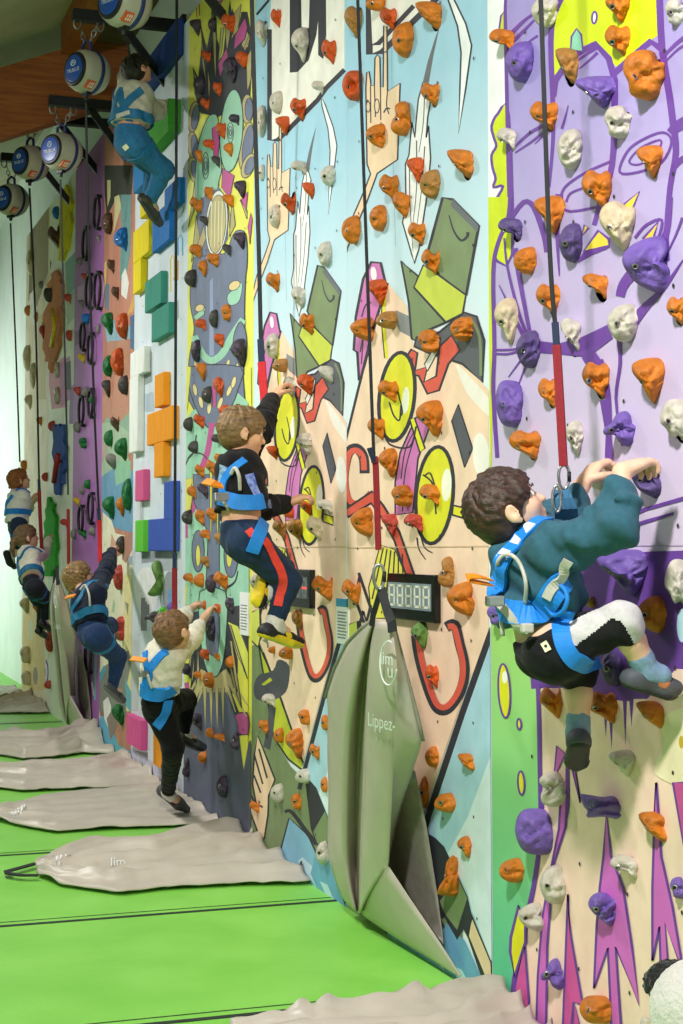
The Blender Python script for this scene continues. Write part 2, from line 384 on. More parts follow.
F(G, 'A7', RD, '222,545 245,510 266,522 258,582 300,570 288,622 330,602 342,500 382,462 412,512 372,560 340,650 300,662 270,600 236,596', 9, DK)
F(G, 'A7', 'e9e6dc', '290,560 330,490 345,470 335,520 300,585', 5, DK)
S(G, 'A7', YE, '152,320 150,420 160,540', 13); S(G, 'A7', DK, '146,320 144,420 154,540', 4)
# pink nose, goggles
F(G, 'B3', PN, '262,58 308,90 268,200 250,385 190,392 190,280 207,180 238,110', 7, DK); S(G, 'B3', DK, '262,110 225,240 215,380', 4); S(G, 'B3', DK, '210,270 225,170 262,95', 4)
E(G, 'A7', YE, 196, 672, 60, 152, 6, 15, DK); E(G, 'A7', 'fbfae6', 226, 684, 12, 46, 4)
S(G, 'A7', DK, '170,690 185,735 205,752 210,700', 6); S(G, 'A7', DK, '195,640 215,720 205,740', 5)
F(G, 'B3', YE, '240,68 256,60 292,165 274,178', 7, DK)
E(G, 'B3', YE, 325, 325, 63, 166, 5, 15, DK); E(G, 'B3', 'fbfae6', 366, 290, 17, 56, 3)
S(G, 'B3', DK, '285,255 320,290 330,390', 6); S(G, 'B3', DK, '290,260 310,250 325,290', 6)
F(G, 'B3', YE, '390,360 440,372 440,408 386,392', 8, DK)
F(G, 'B3', '5c5e66', '406,15 455,165 428,230 384,72', 6, DK)
E(G, 'B3', 'f7f2ea', 484, 190, 28, 78, -4)
for q in ('265,470 272,510 295,545', '280,470 292,505 318,522'): S(G, 'B3', DK, q, (6, 3))
S(G, 'B3', DK, '150,90 170,150 240,160 262,90', 6)
# red ear band
S(G, 'B3', DK, '86,250 82,195 58,165 28,185 14,270 28,345 66,362 112,322', 34); S(G, 'B3', RD, '84,240 80,195 57,172 31,190 20,270 32,338 66,352 108,318', 20)
F(G, 'B3', RD, '10,380 112,312 150,360 205,450 255,595 225,592 188,480 150,410 108,352 30,400', 9, DK)
# striped hat brim, zigzag lace
F(G, 'B3', 'ebe05a', '140,495 190,510 228,600 165,745 110,745 100,640', 5, DK)
for k in range(6): S(G, 'B3', DK, f'{150+k*13},{505+k*4} {112+k*22},{680+k*10}', 5, 0)
for q in ('66,590 112,725', '30,765 55,815 82,720 92,758 108,700', '62,700 84,760', '70,600 50,700'): S(G, 'B3', DK, q, 10, 0)
B6p = B1g
F(B6p, 'B6', OL, '236,95 300,60 320,200 310,320 322,400 380,500 440,560 507,690 507,1000 236,1000')
S(B6p, 'B6', DK, '438,560 510,700 520,800', 16, 0)
F(B6p, 'B6', 'c6cf3e', '270,80 300,150 346,270 424,482 420,512 372,475 322,400 310,330', 7, DK)
F(B6p, 'B6', FACE, '268,60 298,80 300,95 420,90 450,180 470,200 530,90 424,486 346,270 305,150')
S(B6p, 'B6', DK, '286,110 348,272 422,486', 7, 0)
F(B6p, 'B6', 'abd3e6', '532,95 560,60 560,700 505,700 436,560 420,505')
F(B6p, 'B6', '53555e', '254,230 270,190 320,172 338,135 376,158 370,232 346,262 310,276 264,270', 0, DK, 3); F(B6p, 'B6', 'c6cf3e', '280,220 310,196 318,206 290,224')
F(B6p, 'B6', '53555e', '306,285 330,300 322,370 310,445 286,432 302,360')
F(B6p, 'B6', SK, '268,395 298,470 327,545 305,600 303,665 290,748 272,735 240,650 245,600 262,625 250,560 256,460', 7, DK)
for q in ('256,460 285,560', '272,440 300,540', '255,530 278,590', '262,625 285,640', '246,600 262,640 275,620'): S(B6p, 'B6', DK, q, 6, 0)
F(B6p, 'B6', 'dfe36a', '236,-20 275,-40 278,60 268,92 236,60', 7, DK)
F(B6p, 'C2', '86b9d6', '375,62 440,120 500,250 560,345 560,420 330,420 338,200', 7, DK); F(B6p, 'C2', 'c3dff0', '405,210 420,195 470,240 520,330 470,300')
S(B6p, 'C2', DK, '360,40 385,42 440,115 470,150', (10, 18))
# red hook, face edge, blue below
S(G, 'B7', DK, '366,92 395,84 412,150 427,210 427,268 408,325 372,372 338,372 312,325 282,230 268,165 262,120', 34); S(G, 'B7', RD, '372,92 393,94 409,152 422,212 421,268 402,322 370,362 341,362 318,322 289,230 275,165 270,120', 20)
F(G, 'B7', 'abd3e6', '530,85 530,1330 517,1225 452,1065 440,1013 360,843 302,760 520,110')
F(G, 'B7', 'dcecf5', '530,500 530,1250 517,1225 455,1060 440,1000 372,865 440,740')
S(G, 'B7', DK, '530,80 420,390 300,752 268,840', 22, 0)
# lower print (traced where each copy shows it)
F(G, 'C3', '6fa9cb', '366,420 430,480 520,680 530,760 380,620 330,520'); F(G, 'C3', 'bcdcec', '380,560 420,580 470,680 430,660')
F(G, 'C3', DK, '298,110 330,130 360,160 440,330 452,385 517,545 517,690 488,610 440,470 425,440 404,478 368,415 330,330')
F(G, 'C3', OL, '342,345 405,262 440,335 405,445 362,392', 4, DK); F(G, 'C3', SK, '456,402 520,555 520,655 442,465', 6, DK)
S(G, 'P', 'c9b492', '330,548 410,547 490,546', 0.7, 0)
# ===== horned bull-mask panel =====
D = [(pD, 0)]; GB = '76809c'; GD = '40424c'; TL = 'a3d6bd'; TAN = 'c3b581'; MAG = 'c75a9c'
F(D, 'D1', GD, '50,340 75,390 95,200 88,110 118,230 140,150 150,0 170,40 175,200 205,280 220,150 240,0 265,80 250,200 300,60 330,60 345,130 355,330 345,520 180,600 90,580 60,480', 0, GD)
for q in ('50,90 90,-10 98,60 86,130 95,230 78,400 60,330', '110,-20 142,-20 146,120 122,250', '168,-20 215,-20 235,40 215,160 196,330 184,230 178,60', '240,-10 262,-10 250,60', '325,-20 350,-20 352,180 340,110', '300,60 280,160 262,250 268,130'): F(D, 'D1', 'ece95c', q)
for q in ('95,180 110,330 122,440 100,330', '125,330 140,430 132,520', '148,30 158,300 168,430 172,200', '180,330 200,260 210,140 195,140', '235,60 245,160 225,260 218,150', '262,70 300,20 285,130 258,190', '300,230 330,160 345,200 320,260', '325,300 352,250 350,400 330,470', '52,350 70,400 68,440', '310,250 345,170 335,240'):
    F(D, 'D1', TAN, q, 4, GD)
F(D, 'D1', MAG, '268,180 318,90 332,140 318,200 262,255', 6, GD); F(D, 'D1', MAG, '180,330 225,245 232,290 190,400', 5, GD); F(D, 'D1', MAG, '185,-20 215,-20 180,48', 5, GD)
S(D, 'D1', 'a03a3a', '70,0 72,90', 4, 0); S(D, 'D1', 'a03a3a', '85,0 86,80', 4, 0)
for x, y, rx, ry, r in ((60, 600, 22, 75, 8), (58, 755, 22, 75, -6), (60, 870, 24, 60, -10), (335, 560, 24, 70, 0), (330, 750, 30, 120, 8), (340, 850, 26, 60, 20)):
    E(D, 'D1', TAN, x - 4, y, rx + 5, ry + 6, r, 5, GD); E(D, 'D1', GB, x + 4, y, rx - 4, ry - 12, r, 4, GD)
F(D, 'D1', TL, '70,1080 68,850 85,720 125,610 160,585 182,610 185,700 200,860 185,930 160,1080', 5, GD, 3)
E(D, 'D1', TL, 250, 670, 58, 212, 4, 6, GD)
F(D, 'D1', MAG, '150,660 175,640 190,720 182,810 160,800', 4, GD); F(D, 'D1', MAG, '205,860 240,885 265,900 240,1020 200,960', 4, GD)
for r in (10, 20, 30): S(D, 'D1', GD, ' '.join(f'{118 + r*.55*math.cos(a/8*6.28):.0f},{850 + r*2.3*math.sin(a/8*6.28):.0f}' for a in range(8)), 4, 3, True)
for r in (8, 16, 26): S(D, 'D1', GD, ' '.join(f'{245 + r*.6*math.cos(a/8*6.28):.0f},{680 + r*2*math.sin(a/8*6.28):.0f}' for a in range(8)), 4, 3, True)
F(D, 'D2', GB, '85,110 130,60 190,40 230,120 232,300 180,400 70,380 60,250', 0, GD)
for q in ('62,10 70,120 30,240', '70,180 90,300 45,420', '110,230 120,300 80,400 60,380', '232,130 250,200 245,290', '255,80 270,230 240,290', '295,100 330,160 330,200'): F(D, 'D2', TAN, q, 4, GD)
F(D, 'D2', MAG, '300,100 335,60 325,160', 4, GD); F(D, 'D2', MAG, '350,170 358,200 345,330 335,240', 4, GD)
E(D, 'D2', 'f2f4ee', 175, 222, 56, 168, 4, 4, GD); E(D, 'D2', 'c9bb86', 176, 226, 46, 150, 4, 4, GD)
for x in (150, 168, 186, 204): S(D, 'D2', 'efe9c8', f'{x},110 {x-4},345', (6, 3), 0)
F(D, 'D2', GB, '60,400 110,390 170,380 225,370 255,290 285,258 325,280 332,420 322,520 318,720 326,860 310,1000 300,1180 60,1180 32,1000 38,890 60,760 40,640 42,520', 5, GD, 3)
F(D, 'D2', '9aa6cc', '140,520 155,500 162,900 138,900')
F(D, 'D2', TL, '232,590 300,525 305,570 285,630 240,640', 4, GD, 3); E(D, 'D2', 'ecd49a', 266, 541, 32, 22, -35, 4, GD)
F(D, 'D2', TL, '55,700 90,670 118,655 112,690 70,720', 4, GD); E(D, 'D2', 'ecd49a', 88, 656, 24, 18, -25, 4, GD)
S(D, 'D2', TL, '60,800 100,890 150,925 205,890 255,800 312,715', 36)
F(D, 'D2', GB, '300,725 328,800 325,920 300,955 262,860 268,780', 5, GD, 3)
for x, y, r in ((230, 955, 15), (278, 975, 8), (72, 965, -15), (190, 1000, 10), (130, 1020, 0)): E(D, 'D2', 'efdda0', x, y, 10, 38, r, 3, GD)
# grin and body
F(D, 'D3', TL, '60,190 90,140 300,60 345,100 350,1100 48,1100 50,300')
F(D, 'D3', GB, '80,-60 310,-60 300,40 275,110 235,170 185,215 150,205 100,110 75,20', 6, GD, 3)
for x, y, r in ((103, 45, -10), (130, 102, -12), (168, 128, 5), (218, 105, 20), (260, 48, 22), (280, 10, 15)): E(D, 'D3', 'efdda0', x, y, 10, 28, r, 3, GD)
F(D, 'D3', MAG, '180,30 200,20 200,120 185,125', 3, GD)
F(D, 'D3', 'ece95c', '330,-60 360,-60 360,140 345,100'); F(D, 'D3', 'ece95c', '60,-60 85,-60 70,110 55,190')
S(D, 'D3', MAG, '182,195 160,330 118,450 100,570 62,640 58,720', 26)
F(D, 'D3', 'e8df6a', '52,455 110,440 75,640 52,640', 5, GD)
S(D, 'D3', GD, '55,400 85,340 130,335 160,360', 6); S(D, 'D3', GD, '110,250 95,330 70,360', 6)
F(D, 'D3', GB, '95,430 225,430 215,620 215,1000 150,1000 165,700 100,560', 5, GD)
for x in (175, 205): F(D, 'D3', 'e8df6a', f'{x-5},400 {x+8},400 {x+4},690 {x-2},690', 3, GD)
E(D, 'D3', GB, 118, 780, 28, 95, 0, 5, GD); E(D, 'D3', 'e8df6a', 118, 800, 11, 50, 0, 3, GD)
E(D, 'D3', GB, 268, 800, 32, 100, 0, 5, GD); E(D, 'D3', 'e8df6a', 260, 805, 13, 48, 0, 3, GD)
S(D, 'D3', GD, '250,945 285,920 300,870', (12, 4))
F(D, 'D3', 'e8df6a', '48,980 70,920 62,1024 48,1060')
# shield, rays and dark trunk
F(D, 'D4', GD, '48,60 345,20 345,330 300,520 330,700 335,1100 40,1100 40,500')
F(D, 'D4', 'ece95c', '50,280 85,240 85,440 60,470 75,560 50,640'); F(D, 'D4', 'ece95c', '300,180 346,250 346,510 305,510 275,430 300,330'); F(D, 'D4', 'ece95c', '300,620 346,612 346,900 330,860')
F(D, 'D4', 'e4e86a', '255,100 300,120 346,240 346,350 318,340')
F(D, 'D4', MAG, '278,540 305,515 346,520 346,612 300,605 280,592', 5, GD, 2)
S(D, 'D4', MAG, '66,375 72,430 82,510', 22); F(D, 'D4', MAG, '118,605 145,600 138,645 118,640'); F(D, 'D4', MAG, '184,655 240,640 235,680 212,708 186,712')
rr = random.Random(4)
for k in range(17):
    a = -62 + k * 7.75; x0 = 190 + 55 * math.sin(math.radians(a)); y0 = 300 + 40 * math.cos(math.radians(a))
    ln = 270 + rr.uniform(-60, 60); x1 = 188 + (ln + 20) * math.sin(math.radians(a)) * .55; y1 = y0 + ln * math.cos(math.radians(a)) * 1.0 + 20
    S(D, 'D4', TAN, f'{x0:.0f},{y0:.0f} {(x0+x1)/2:.0f},{(y0+y1)/2:.0f} {x1:.0f},{y1:.0f}', (20, 4), 2)
    if k % 2: S(D, 'D4', 'efe9cf', f'{x0+4:.0f},{y0:.0f} {(x0+x1)/2+3:.0f},{(y0+y1)/2-30:.0f}', (4, 2), 0)
for q in ('258,110 268,115 345,360 300,250', '262,180 275,190 318,490 295,430', '250,260 262,260 300,420 278,380'): F(D, 'D4', TAN, q, 5, GD)
for q in ('95,200 85,310 70,330', '105,210 100,330 85,400', '120,190 125,320 110,380'): F(D, 'D4', TAN, q, 4, GD)
F(D, 'D4', TL, '128,-40 245,-40 248,150 238,260 215,335 190,350 160,325 138,240 126,120', 6, GD, 2); F(D, 'D4', GB, '160,60 190,50 218,80 210,240 165,240 155,150', 4, GD, 2)
F(D, 'D4', '5b6076', '110,480 140,420 250,420 300,560 330,800 335,1100 40,1100 45,700 70,560')
F(D, 'D4', '5b6076', '300,880 331,860 352,930 352,1130 300,1130')
for x in (150, 178, 205, 232): F(D, 'D4', TAN, f'{x-9},400 {x+9},400 {x+2},590', 3, GD)
F(D, 'P', '5b6076', '244,775 250,742 258,735 258,900 240,900')
# ===== block-game panel =====
T = [(pT, 0)]
for q, c in (('560,120 640,20 660,20 660,120 600,200', 'c3d9e6'), ('480,520 500,500 520,520 520,620 480,640', '9aa5aa'), ('560,430 610,340 612,400 570,480', 'a9b6bd')): F(T, 'A5', c, q)
for q in ('215,880 260,870 265,950 225,950',): F(T, 'T1', 'b6c4d6', q)
S(T, 'T1', '2f9ad8', '362,310 362,240 372,225 380,240 380,310', 5, 0); S(T, 'T1', 'e0c23a', '332,460 330,330 338,308 346,320 346,400', 5, 0); S(T, 'T1', 'd59a55', '342,400 348,415 360,410 362,330', 5, 0)
F(T, 'T2', '9aa2ac', '240,700 390,700 390,740 240,760'); F(T, 'T2', 'b0b6bf', '300,740 410,735 410,790 300,800'); F(T, 'T2', 'b8bec6', '232,330 250,330 250,700 232,700')
E(T, 'T2', 'eef0f0', 262, 890, 55, 115, 0); E(T, 'T2', '9a9ea6', 372, 900, 34, 105, 0)
F(T, 'T2', '84888e', '238,920 258,920 258,950 276,950 276,1000 258,1000 258,1040 238,1040'); F(T, 'T3', '84888e', '250,180 275,170 275,290 250,290')
F(T, 'T3', 'cfd2da', '190,330 240,330 240,620 190,620'); F(T, 'T3', '8b8f94', '215,780 278,790 278,850 215,830'); F(T, 'T3', 'c5c6dc', '190,760 420,900 420,1000 190,850')
F(T, 'T3', '6fa2dc', '362,120 374,120 374,190 360,190'); E(T, 'T3', '8a5cb8', 376, 205, 18, 12)
F(T, 'T3', '84888e', '330,620 350,625 350,800 330,790')
# ===== abstract drip panel =====
A = [(pA, 0)]; rr = random.Random(9)
for c, q in (('3d3f38', '60,-60 180,-60 170,60 130,120 100,90 70,150 60,60'), ('d9cf9a', '70,0 85,0 84,70 72,110'), ('d9cf9a', '100,70 120,60 128,110 110,170 96,220 100,150'),
             ('6f9a9a', '125,60 170,60 165,300 140,440 122,400 128,200'), ('e4e4de', '130,390 145,360 160,420 150,490 128,470'), ('4f6f90', '165,560 190,545 188,700 165,690'), ('d6a860', '180,470 192,470 175,540 150,560'),
             ('6d7d96', '60,420 80,430 78,540 62,520'), ('8fb0c4', '60,600 110,570 165,600 165,650 70,665'), ('e8c27a', '60,340 70,330 66,420 55,470'), ('b7876f', '80,660 160,660 160,800 80,800'),
             ('8fae98', '50,930 100,900 165,960 165,1100 50,1100')): F(A, 'T1', c, q)
for c, q in (('c08a74', '45,-20 180,-20 180,60 130,110 80,80 50,130'), ('a8bfa4', '45,110 120,100 180,150 180,330 45,360'), ('6c9dc0', '50,360 130,300 205,330 205,620 130,600 60,560'), ('8fc0a0', '110,290 190,280 190,360 120,400'),
             ('b5a59a', '45,200 75,150 80,260 50,300'), ('f1ead2', '60,520 100,560 120,620 205,640 205,1100 40,1100'), ('d7a48f', '100,620 130,680 110,720 95,690'), ('b08272', '150,640 200,610 200,690 168,760 150,740'), ('a6b0c2', '180,730 200,720 196,1000 182,1000')): F(A, 'T2', c, q)
for c, q in (('f1ead2', '40,20 225,20 225,480 40,480'), ('efe0a8', '180,60 222,60 222,620 175,620'), ('8b8a86', '62,520 95,440 180,380 200,370 212,420 190,520 190,640 60,640'), ('a0705e', '60,620 130,620 120,650 60,660'), ('64b4d2', '60,640 110,640 160,760 222,790 222,900 60,900'),
             ('58aacb', '62,500 100,430 105,450 70,530'), ('f4f4f0', '95,580 115,560 128,600 122,700 100,650'), ('94827a', '110,650 140,600 155,680 125,740'), ('f4f4f0', '68,620 78,600 84,640 72,680'), ('6db3c9', '185,480 200,520 222,560 222,640 190,600'), ('9a9a94', '185,170 200,180 196,230'), ('b8ccaa', '138,160 146,180 140,220 130,210')): F(A, 'T3', c, q)
# ===== violet ring panel, white panel, cream panel =====
Pp = [(pP, 0)]
F(Pp, 'X1', 'c79bc8', '255,440 290,420 285,500 255,490'); F(Pp, 'X1', '8a5596', '245,620 345,600 345,640 245,680')
S(Pp, 'P', 'e6d0ea', '92,682 94,696', 1.5, 0); S(Pp, 'P', '7ab0c4', '97,600 96,640 95,700', 2, 0)
Q = [(pQ, 0)]
for c, q in (('7fa59c', '205,340 260,280 265,400 215,540'), ('b8c9b4', '210,480 260,430 245,560 215,600'), ('d8889c', '135,790 205,720 215,930 150,940'), ('c06fa8', '180,760 225,720 225,900 190,930'), ('f4f2ea', '160,740 178,760 172,810 158,790'), ('f4f2ea', '158,860 180,850 182,900 165,905'), ('8a6ea6', '225,860 245,830 240,1000 222,1000'), ('3c3640', '208,750 228,740 232,860 212,860'), ('2f333c', '140,310 150,340 146,365 138,345')): F(Q, 'X1', c, q)
E(Q, 'P', '7d58b4', 45.5, 672, 3.2, 13, 0); E(Q, 'P', 'f0ecf6', 45.5, 672, 1.9, 9, 0); E(Q, 'P', '7d58b4', 45.5, 672, .7, 5, 0)
F(Q, 'P', 'dcc39a', '47,610 55,600 56,640 48,660'); F(Q, 'P', '3c6f90', '50,610 60,605 60,640 52,650')
R = [(pR, 0)]
for c, q in (('9c8f6e', '60,200 140,100 135,380 90,520 60,420'), ('7d735c', '62,210 80,190 70,460 55,500'), ('e8e8d8', '60,470 85,440 80,600 55,560'), ('d0bf8c', '95,560 125,540 125,900 95,900')): F(R, 'X1', c, q)
F(R, 'P', 'e3c888', '24,600 40,580 46,690 22,690'); E(R, 'P', '9a917c', 35.5, 676, 2.4, 9, 0); E(R, 'P', 'cfd3c0', 31, 630, 2, 10, 0)
for p, l in ((pL, 'lavender climbing panel painted with a violet-outlined monster face'), (pM, 'climbing panel with the yellow-goggled cartoon face, beside the lavender panel'),
             (pN, 'climbing panel repeating the goggled cartoon face, behind the boy in the black hoodie'), (pD, 'yellow climbing panel painted with a grinning grey horned mask'),
             (pT, 'pale grey climbing panel carrying bright coloured block volumes'), (pA, 'narrow climbing panel of dripping salmon, blue and cream paint'),
             (pP, 'violet climbing panel studded with black oval rings'), (pQ, 'white climbing panel with shaped coloured boards on it'), (pR, 'cream climbing panel at the far end of the wall')):
    p.build(l)
# ---------- hall ----------
m_floor = mat('green_vinyl', '8ed85c', rough=.42, var=.1, scale=3, bump=.12, bscale=25, spec=.4, col2='7ecc4c')
m_seam = mat('black_seam', '23302a', rough=.7)
m_wall = mat('mint_plaster', 'dcebe2', rough=.8, var=.03, scale=3)
m_ceil = mat('grey_ceiling_board', 'bdb7a4', rough=.85, var=.05, scale=4)
m_wood = mat('glulam_timber', 'b0652c', rough=.6, var=.15, scale=10, col2='8d4a1e', stretch=(.35, 4, 4), bump=.1)
m_dark = mat('dark_steel', '26282a', rough=.5, metal=.4)
m_soff = mat('brown_soffit', '6a5a48', rough=.8, var=.1, scale=6)
fl = MB(); fl.box((-9, -2, -.12), (.2, 24, 0), 0)
k = -4
T_S = onz(478, 991.5).y
while True:
    y = T_S + PITCHW * k
    if y > 22: break
    if y > -1.5:
        fl.box((-8.9, y - .016, .0006), (.0, y + .012, .0022), 1); fl.box((-8.9, y + .06, .0006), (.0, y + .066, .0018), 1)
    k += 1
o = fl.build('floor', [m_floor, m_seam]); tag(o, kind='structure')
def struct(name, mb, m): return tag(mb.build(name, m), kind='structure')
b = MB(); b.box((.16, -2, 0), (.36, 24, 8)); struct('wall_right', b, m_wall)
b = MB(); b.box((-9, 24, 0), (.36, 24.2, 8)); struct('wall_far', b, m_wall)
b = MB(); b.box((-9.2, -2, 0), (-9, 24.2, 8)); struct('wall_left', b, m_wall)
b = MB(); b.box((-9.2, -2.2, 0), (.36, -2, 8)); struct('wall_back', b, m_wall)
def ony(px, py, y):
    r = ray(px, py); return CAM + r * (y / r.y)
# roof boards sloping up to the wall over a glulam rafter
b = MB(); pr = [(-9.2, 5.0), (-2, 4.86), (.4, 5.82)]; vs = [(x, y, z + dz) for y in (-2.2, 24.2) for dz in (0, .15) for x, z in pr]
b.add(vs, [(0, 1, 7, 6), (1, 2, 8, 7), (3, 9, 10, 4), (4, 10, 11, 5), (0, 6, 9, 3), (2, 5, 11, 8), (0, 3, 4, 1), (1, 4, 5, 2), (6, 7, 10, 9), (7, 8, 11, 10)]); struct('ceiling', b, m_ceil)
b = MB(); y0, y1 = 11.92, 12.08; sl = .41; zb = lambda x: 4.585 + sl * (x + .81)
b.prism([(-2.4, y0, zb(-2.4)), (.16, y0, zb(.16)), (.16, y0, zb(.16) + .55), (-2.4, y0, zb(-2.4) + .55)], (0, y1 - y0, 0)); o = struct('beam_rafter', b, m_wood); bevel(o, .008)
b = MB(); b.box((-.37, 2, 5.28), (-.17, 11.9, 5.55)); struct('beam_purlin', b, m_wood)
b = MB(); b.box((-.17, 2, 5.40), (.16, 11.9, 5.46)); struct('trim_1', b, m_soff)
b = MB(); b.box((.05, 12.1, 5.55), (.16, 24, 5.68)); struct('trim_2', b, mat('pale_trim', 'e8eee6', rough=.6))
b = MB(); b.box((.13, -1, 4.6), (.158, 16.5, 4.7)); struct('trim_3', b, m_dark)
# ---------- climbing holds ----------
SHP = {  # outlines in a -1..1 box (y down)
 'egg': '0,-1 .55,-.85 .95,-.2 .9,.45 .4,.95 -.3,1 -.85,.6 -1,0 -.75,-.65',
 'oval': '0,-1 .5,-.85 .8,-.4 .9,.2 .6,.8 0,1 -.55,.85 -.85,.35 -.9,-.25 -.55,-.8',
 'drop': '0,-1 .6,-.85 .95,-.4 .9,0 .55,.5 .2,1 -.15,.95 -.4,.5 -.9,.05 -1,-.4 -.6,-.85',
 'leaf': '-.3,-1 .3,-.75 .8,-.9 1,-.5 .75,.1 .6,.6 .1,1 -.25,.7 -.75,.2 -1,-.3 -.8,-.8',
 'tri': '-1,-.75 -.5,-1 .1,-.85 .95,-.8 1,-.3 .95,.5 .8,1 .3,.55 -.3,.0 -.85,-.3',
 'tridown': '-1,-.7 -.5,-.95 .2,-1 .95,-.85 1,-.35 .6,.2 .2,.75 0,1 -.25,.7 -.6,.1 -.95,-.3',
 'wedge': '-1,-.85 -.3,-1 .5,-.85 .95,-.7 1,.0 1,.9 .6,1 .1,.75 -.4,.3 -.75,-.2',
 'claw': '-.6,-1 -.1,-.8 .3,-.95 .9,-.8 1,-.2 .8,.3 .45,.55 .4,1 0,.75 -.35,.45 -.8,.15 -1,-.4',
 'horn': '-.9,-.7 -.5,-1 .3,-.85 .95,-.6 1,0 .75,.55 .55,1 .2,.7 .0,.3 -.6,.15 -1,-.2',
 'block': '-.7,-1 .3,-1 .85,-.75 1,0 .8,.7 .3,1 -.5,.95 -.85,.55 -1,-.2',
 'knob': '-.4,-1 .1,-.95 .35,-.55 .85,-.6 1,-.1 .85,.5 .5,.95 -.1,1 -.7,.8 -.8,.3 -1,-.2 -.85,-.75',
 'heart': '-.9,-.6 -.55,-.95 -.15,-.6 .2,-.5 .55,-1 1,-.7 .95,0 .6,.6 .25,1 -.15,.7 -.6,.3 -1,-.1',
 'peanut': '-.1,-1 .4,-.85 .55,-.4 .75,-.1 1,.3 .8,.85 .2,1 -.5,.95 -.9,.6 -.8,.1 -.55,-.2 -.6,-.7',
 'peanutr': '.1,-1 .55,-.8 .5,-.4 .35,-.15 .7,.1 1,.5 .8,.95 .2,1 -.5,.7 -.9,.2 -1,-.3 -.6,-.75',
 'cluster': '0,-1 .35,-.75 .45,-.35 .9,-.2 1,.25 .7,.5 .55,.9 .1,1 -.3,.75 -.5,.35 -.95,.4 -1,0 -.65,-.3 -.4,-.8',
 'disc': '.1,-1 .7,-.85 1,-.4 .95,.2 .6,.75 .05,1 -.55,.9 -.9,.4 -1,-.2 -.6,-.8',
 'log': '-.8,-.6 -.4,-.95 .4,-1 .95,-.7 1,.1 .8,.8 .1,1 -.6,.85 -1,.4 -1,-.1',
 'boot': '-.4,-1 .1,-.95 .4,-.5 .9,-.3 1,.3 .6,.7 .1,.9 -.5,1 -1,.85 -.6,.45 -.2,.2 -.45,-.2 -.7,-.7',
 'skull': '-.5,-1 .3,-1 1,-.8 1,1 .3,1 0,.75 -.4,.85 -.7,.4 -1,.1 -.9,-.5',
 'ring': '0,-1 .6,-.9 1,-.5 1,.3 .8,.9 .1,1 -.6,.9 -1,.35 -1,-.35 -.6,-.9',
 'strip': '.6,-1 .95,-.9 1,-.4 .7,.1 .65,.7 .3,1 -.4,.95 -1,.85 -.85,.55 -.5,.2 -.4,-.5 0,-.85',
 'leafh': '-1,-.9 -.7,-.75 -.2,-.6 .2,-.65 .5,-.3 .8,.2 1,.85 .4,1 -.2,.8 -.8,.85 -.75,.4 -.9,0',
}
HCOL = {'O': ('dd801c', 'a5601f', 'orange'), 'R': ('c65046', 'a8382f', 'red'), 'RO': ('dc5a1c', 'a84a20', 'rust-orange'), 'BR': ('b8823e', '8f6534', 'tan'), 'W': ('d6d0c3', 'aea798', 'white'),
        'P': ('7f63b8', '66509a', 'purple'), 'PD': ('64528a', '4c3d6c', 'dark purple'), 'B': ('4a3e50', '342d3b', 'blackish purple'), 'G': ('6f9648', '4f7436', 'olive green'), 'DG': ('1f7a3e', '125a2c', 'dark green'),
        'CR': ('dccdae', 'bfae8c', 'cream'), 'K': ('4c4a48', '35322f', 'charcoal'), 'BN': ('6a4c3a', '4a3428', 'dark brown'), 'BL': ('1c7ad0', '155fa8', 'blue'), 'GY': ('8a8884', '6c6a66', 'grey'), 'Y': ('d8c02c', 'b89c20', 'yellow'),
        'LG': ('5cc22a', '3f9a1c', 'bright green')}
HNAME = {'egg': 'egg-shaped', 'oval': 'oval', 'drop': 'teardrop', 'leaf': 'leaf-shaped', 'tri': 'triangular', 'tridown': 'downward-pointing', 'wedge': 'wedge', 'claw': 'claw-shaped', 'horn': 'horned', 'block': 'blocky', 'knob': 'knobbly',
         'heart': 'heart-shaped', 'peanut': 'two-lobed', 'peanutr': 'two-lobed', 'cluster': 'bubbly clustered', 'disc': 'disc-shaped', 'log': 'log-like', 'boot': 'boot-shaped', 'skull': 'lumpy', 'ring': 'hollow ring', 'strip': 'long ribbed', 'leafh': 'ribbed shell'}
def hmat(k):
    c, c2, _ = HCOL[k]
    return mat('resin_' + HCOL[k][2].replace(' ', '_').replace('-', '_'), c, rough=.55, scale=14, col2=c2, bump=.4, bscale=70, spec=.35)
_pol = {}
def polar(shape, n=72):
    if shape in _pol: return _pol[shape]
    P = [tuple(map(float, q.split(','))) for q in SHP[shape].split()]
    P = [tuple(p) for p in spline(P, 4, True)]
    R = np.zeros(n)
    for k in range(n):
        a = 2 * math.pi * k / n; dx, dy = math.cos(a), math.sin(a); best = .3
        for i in range(len(P)):
            (x1, y1), (x2, y2) = P[i], P[(i + 1) % len(P)]
            den = dx * (y2 - y1) - dy * (x2 - x1)
            if abs(den) < 1e-9: continue
            t = (x1 * (y2 - y1) - y1 * (x2 - x1)) / den; u = (x1 * dy - y1 * dx) / den
            if t > 0 and -1e-6 <= u <= 1 + 1e-6: best = max(best, t)
        R[k] = best
    _pol[shape] = R; return R
HOLDS = []
m_bolt = mat('zinc_bolt', 'a8a49c', rough=.35, metal=.9); m_hole = mat('bolt_hole', '1e1a18', rough=.9)
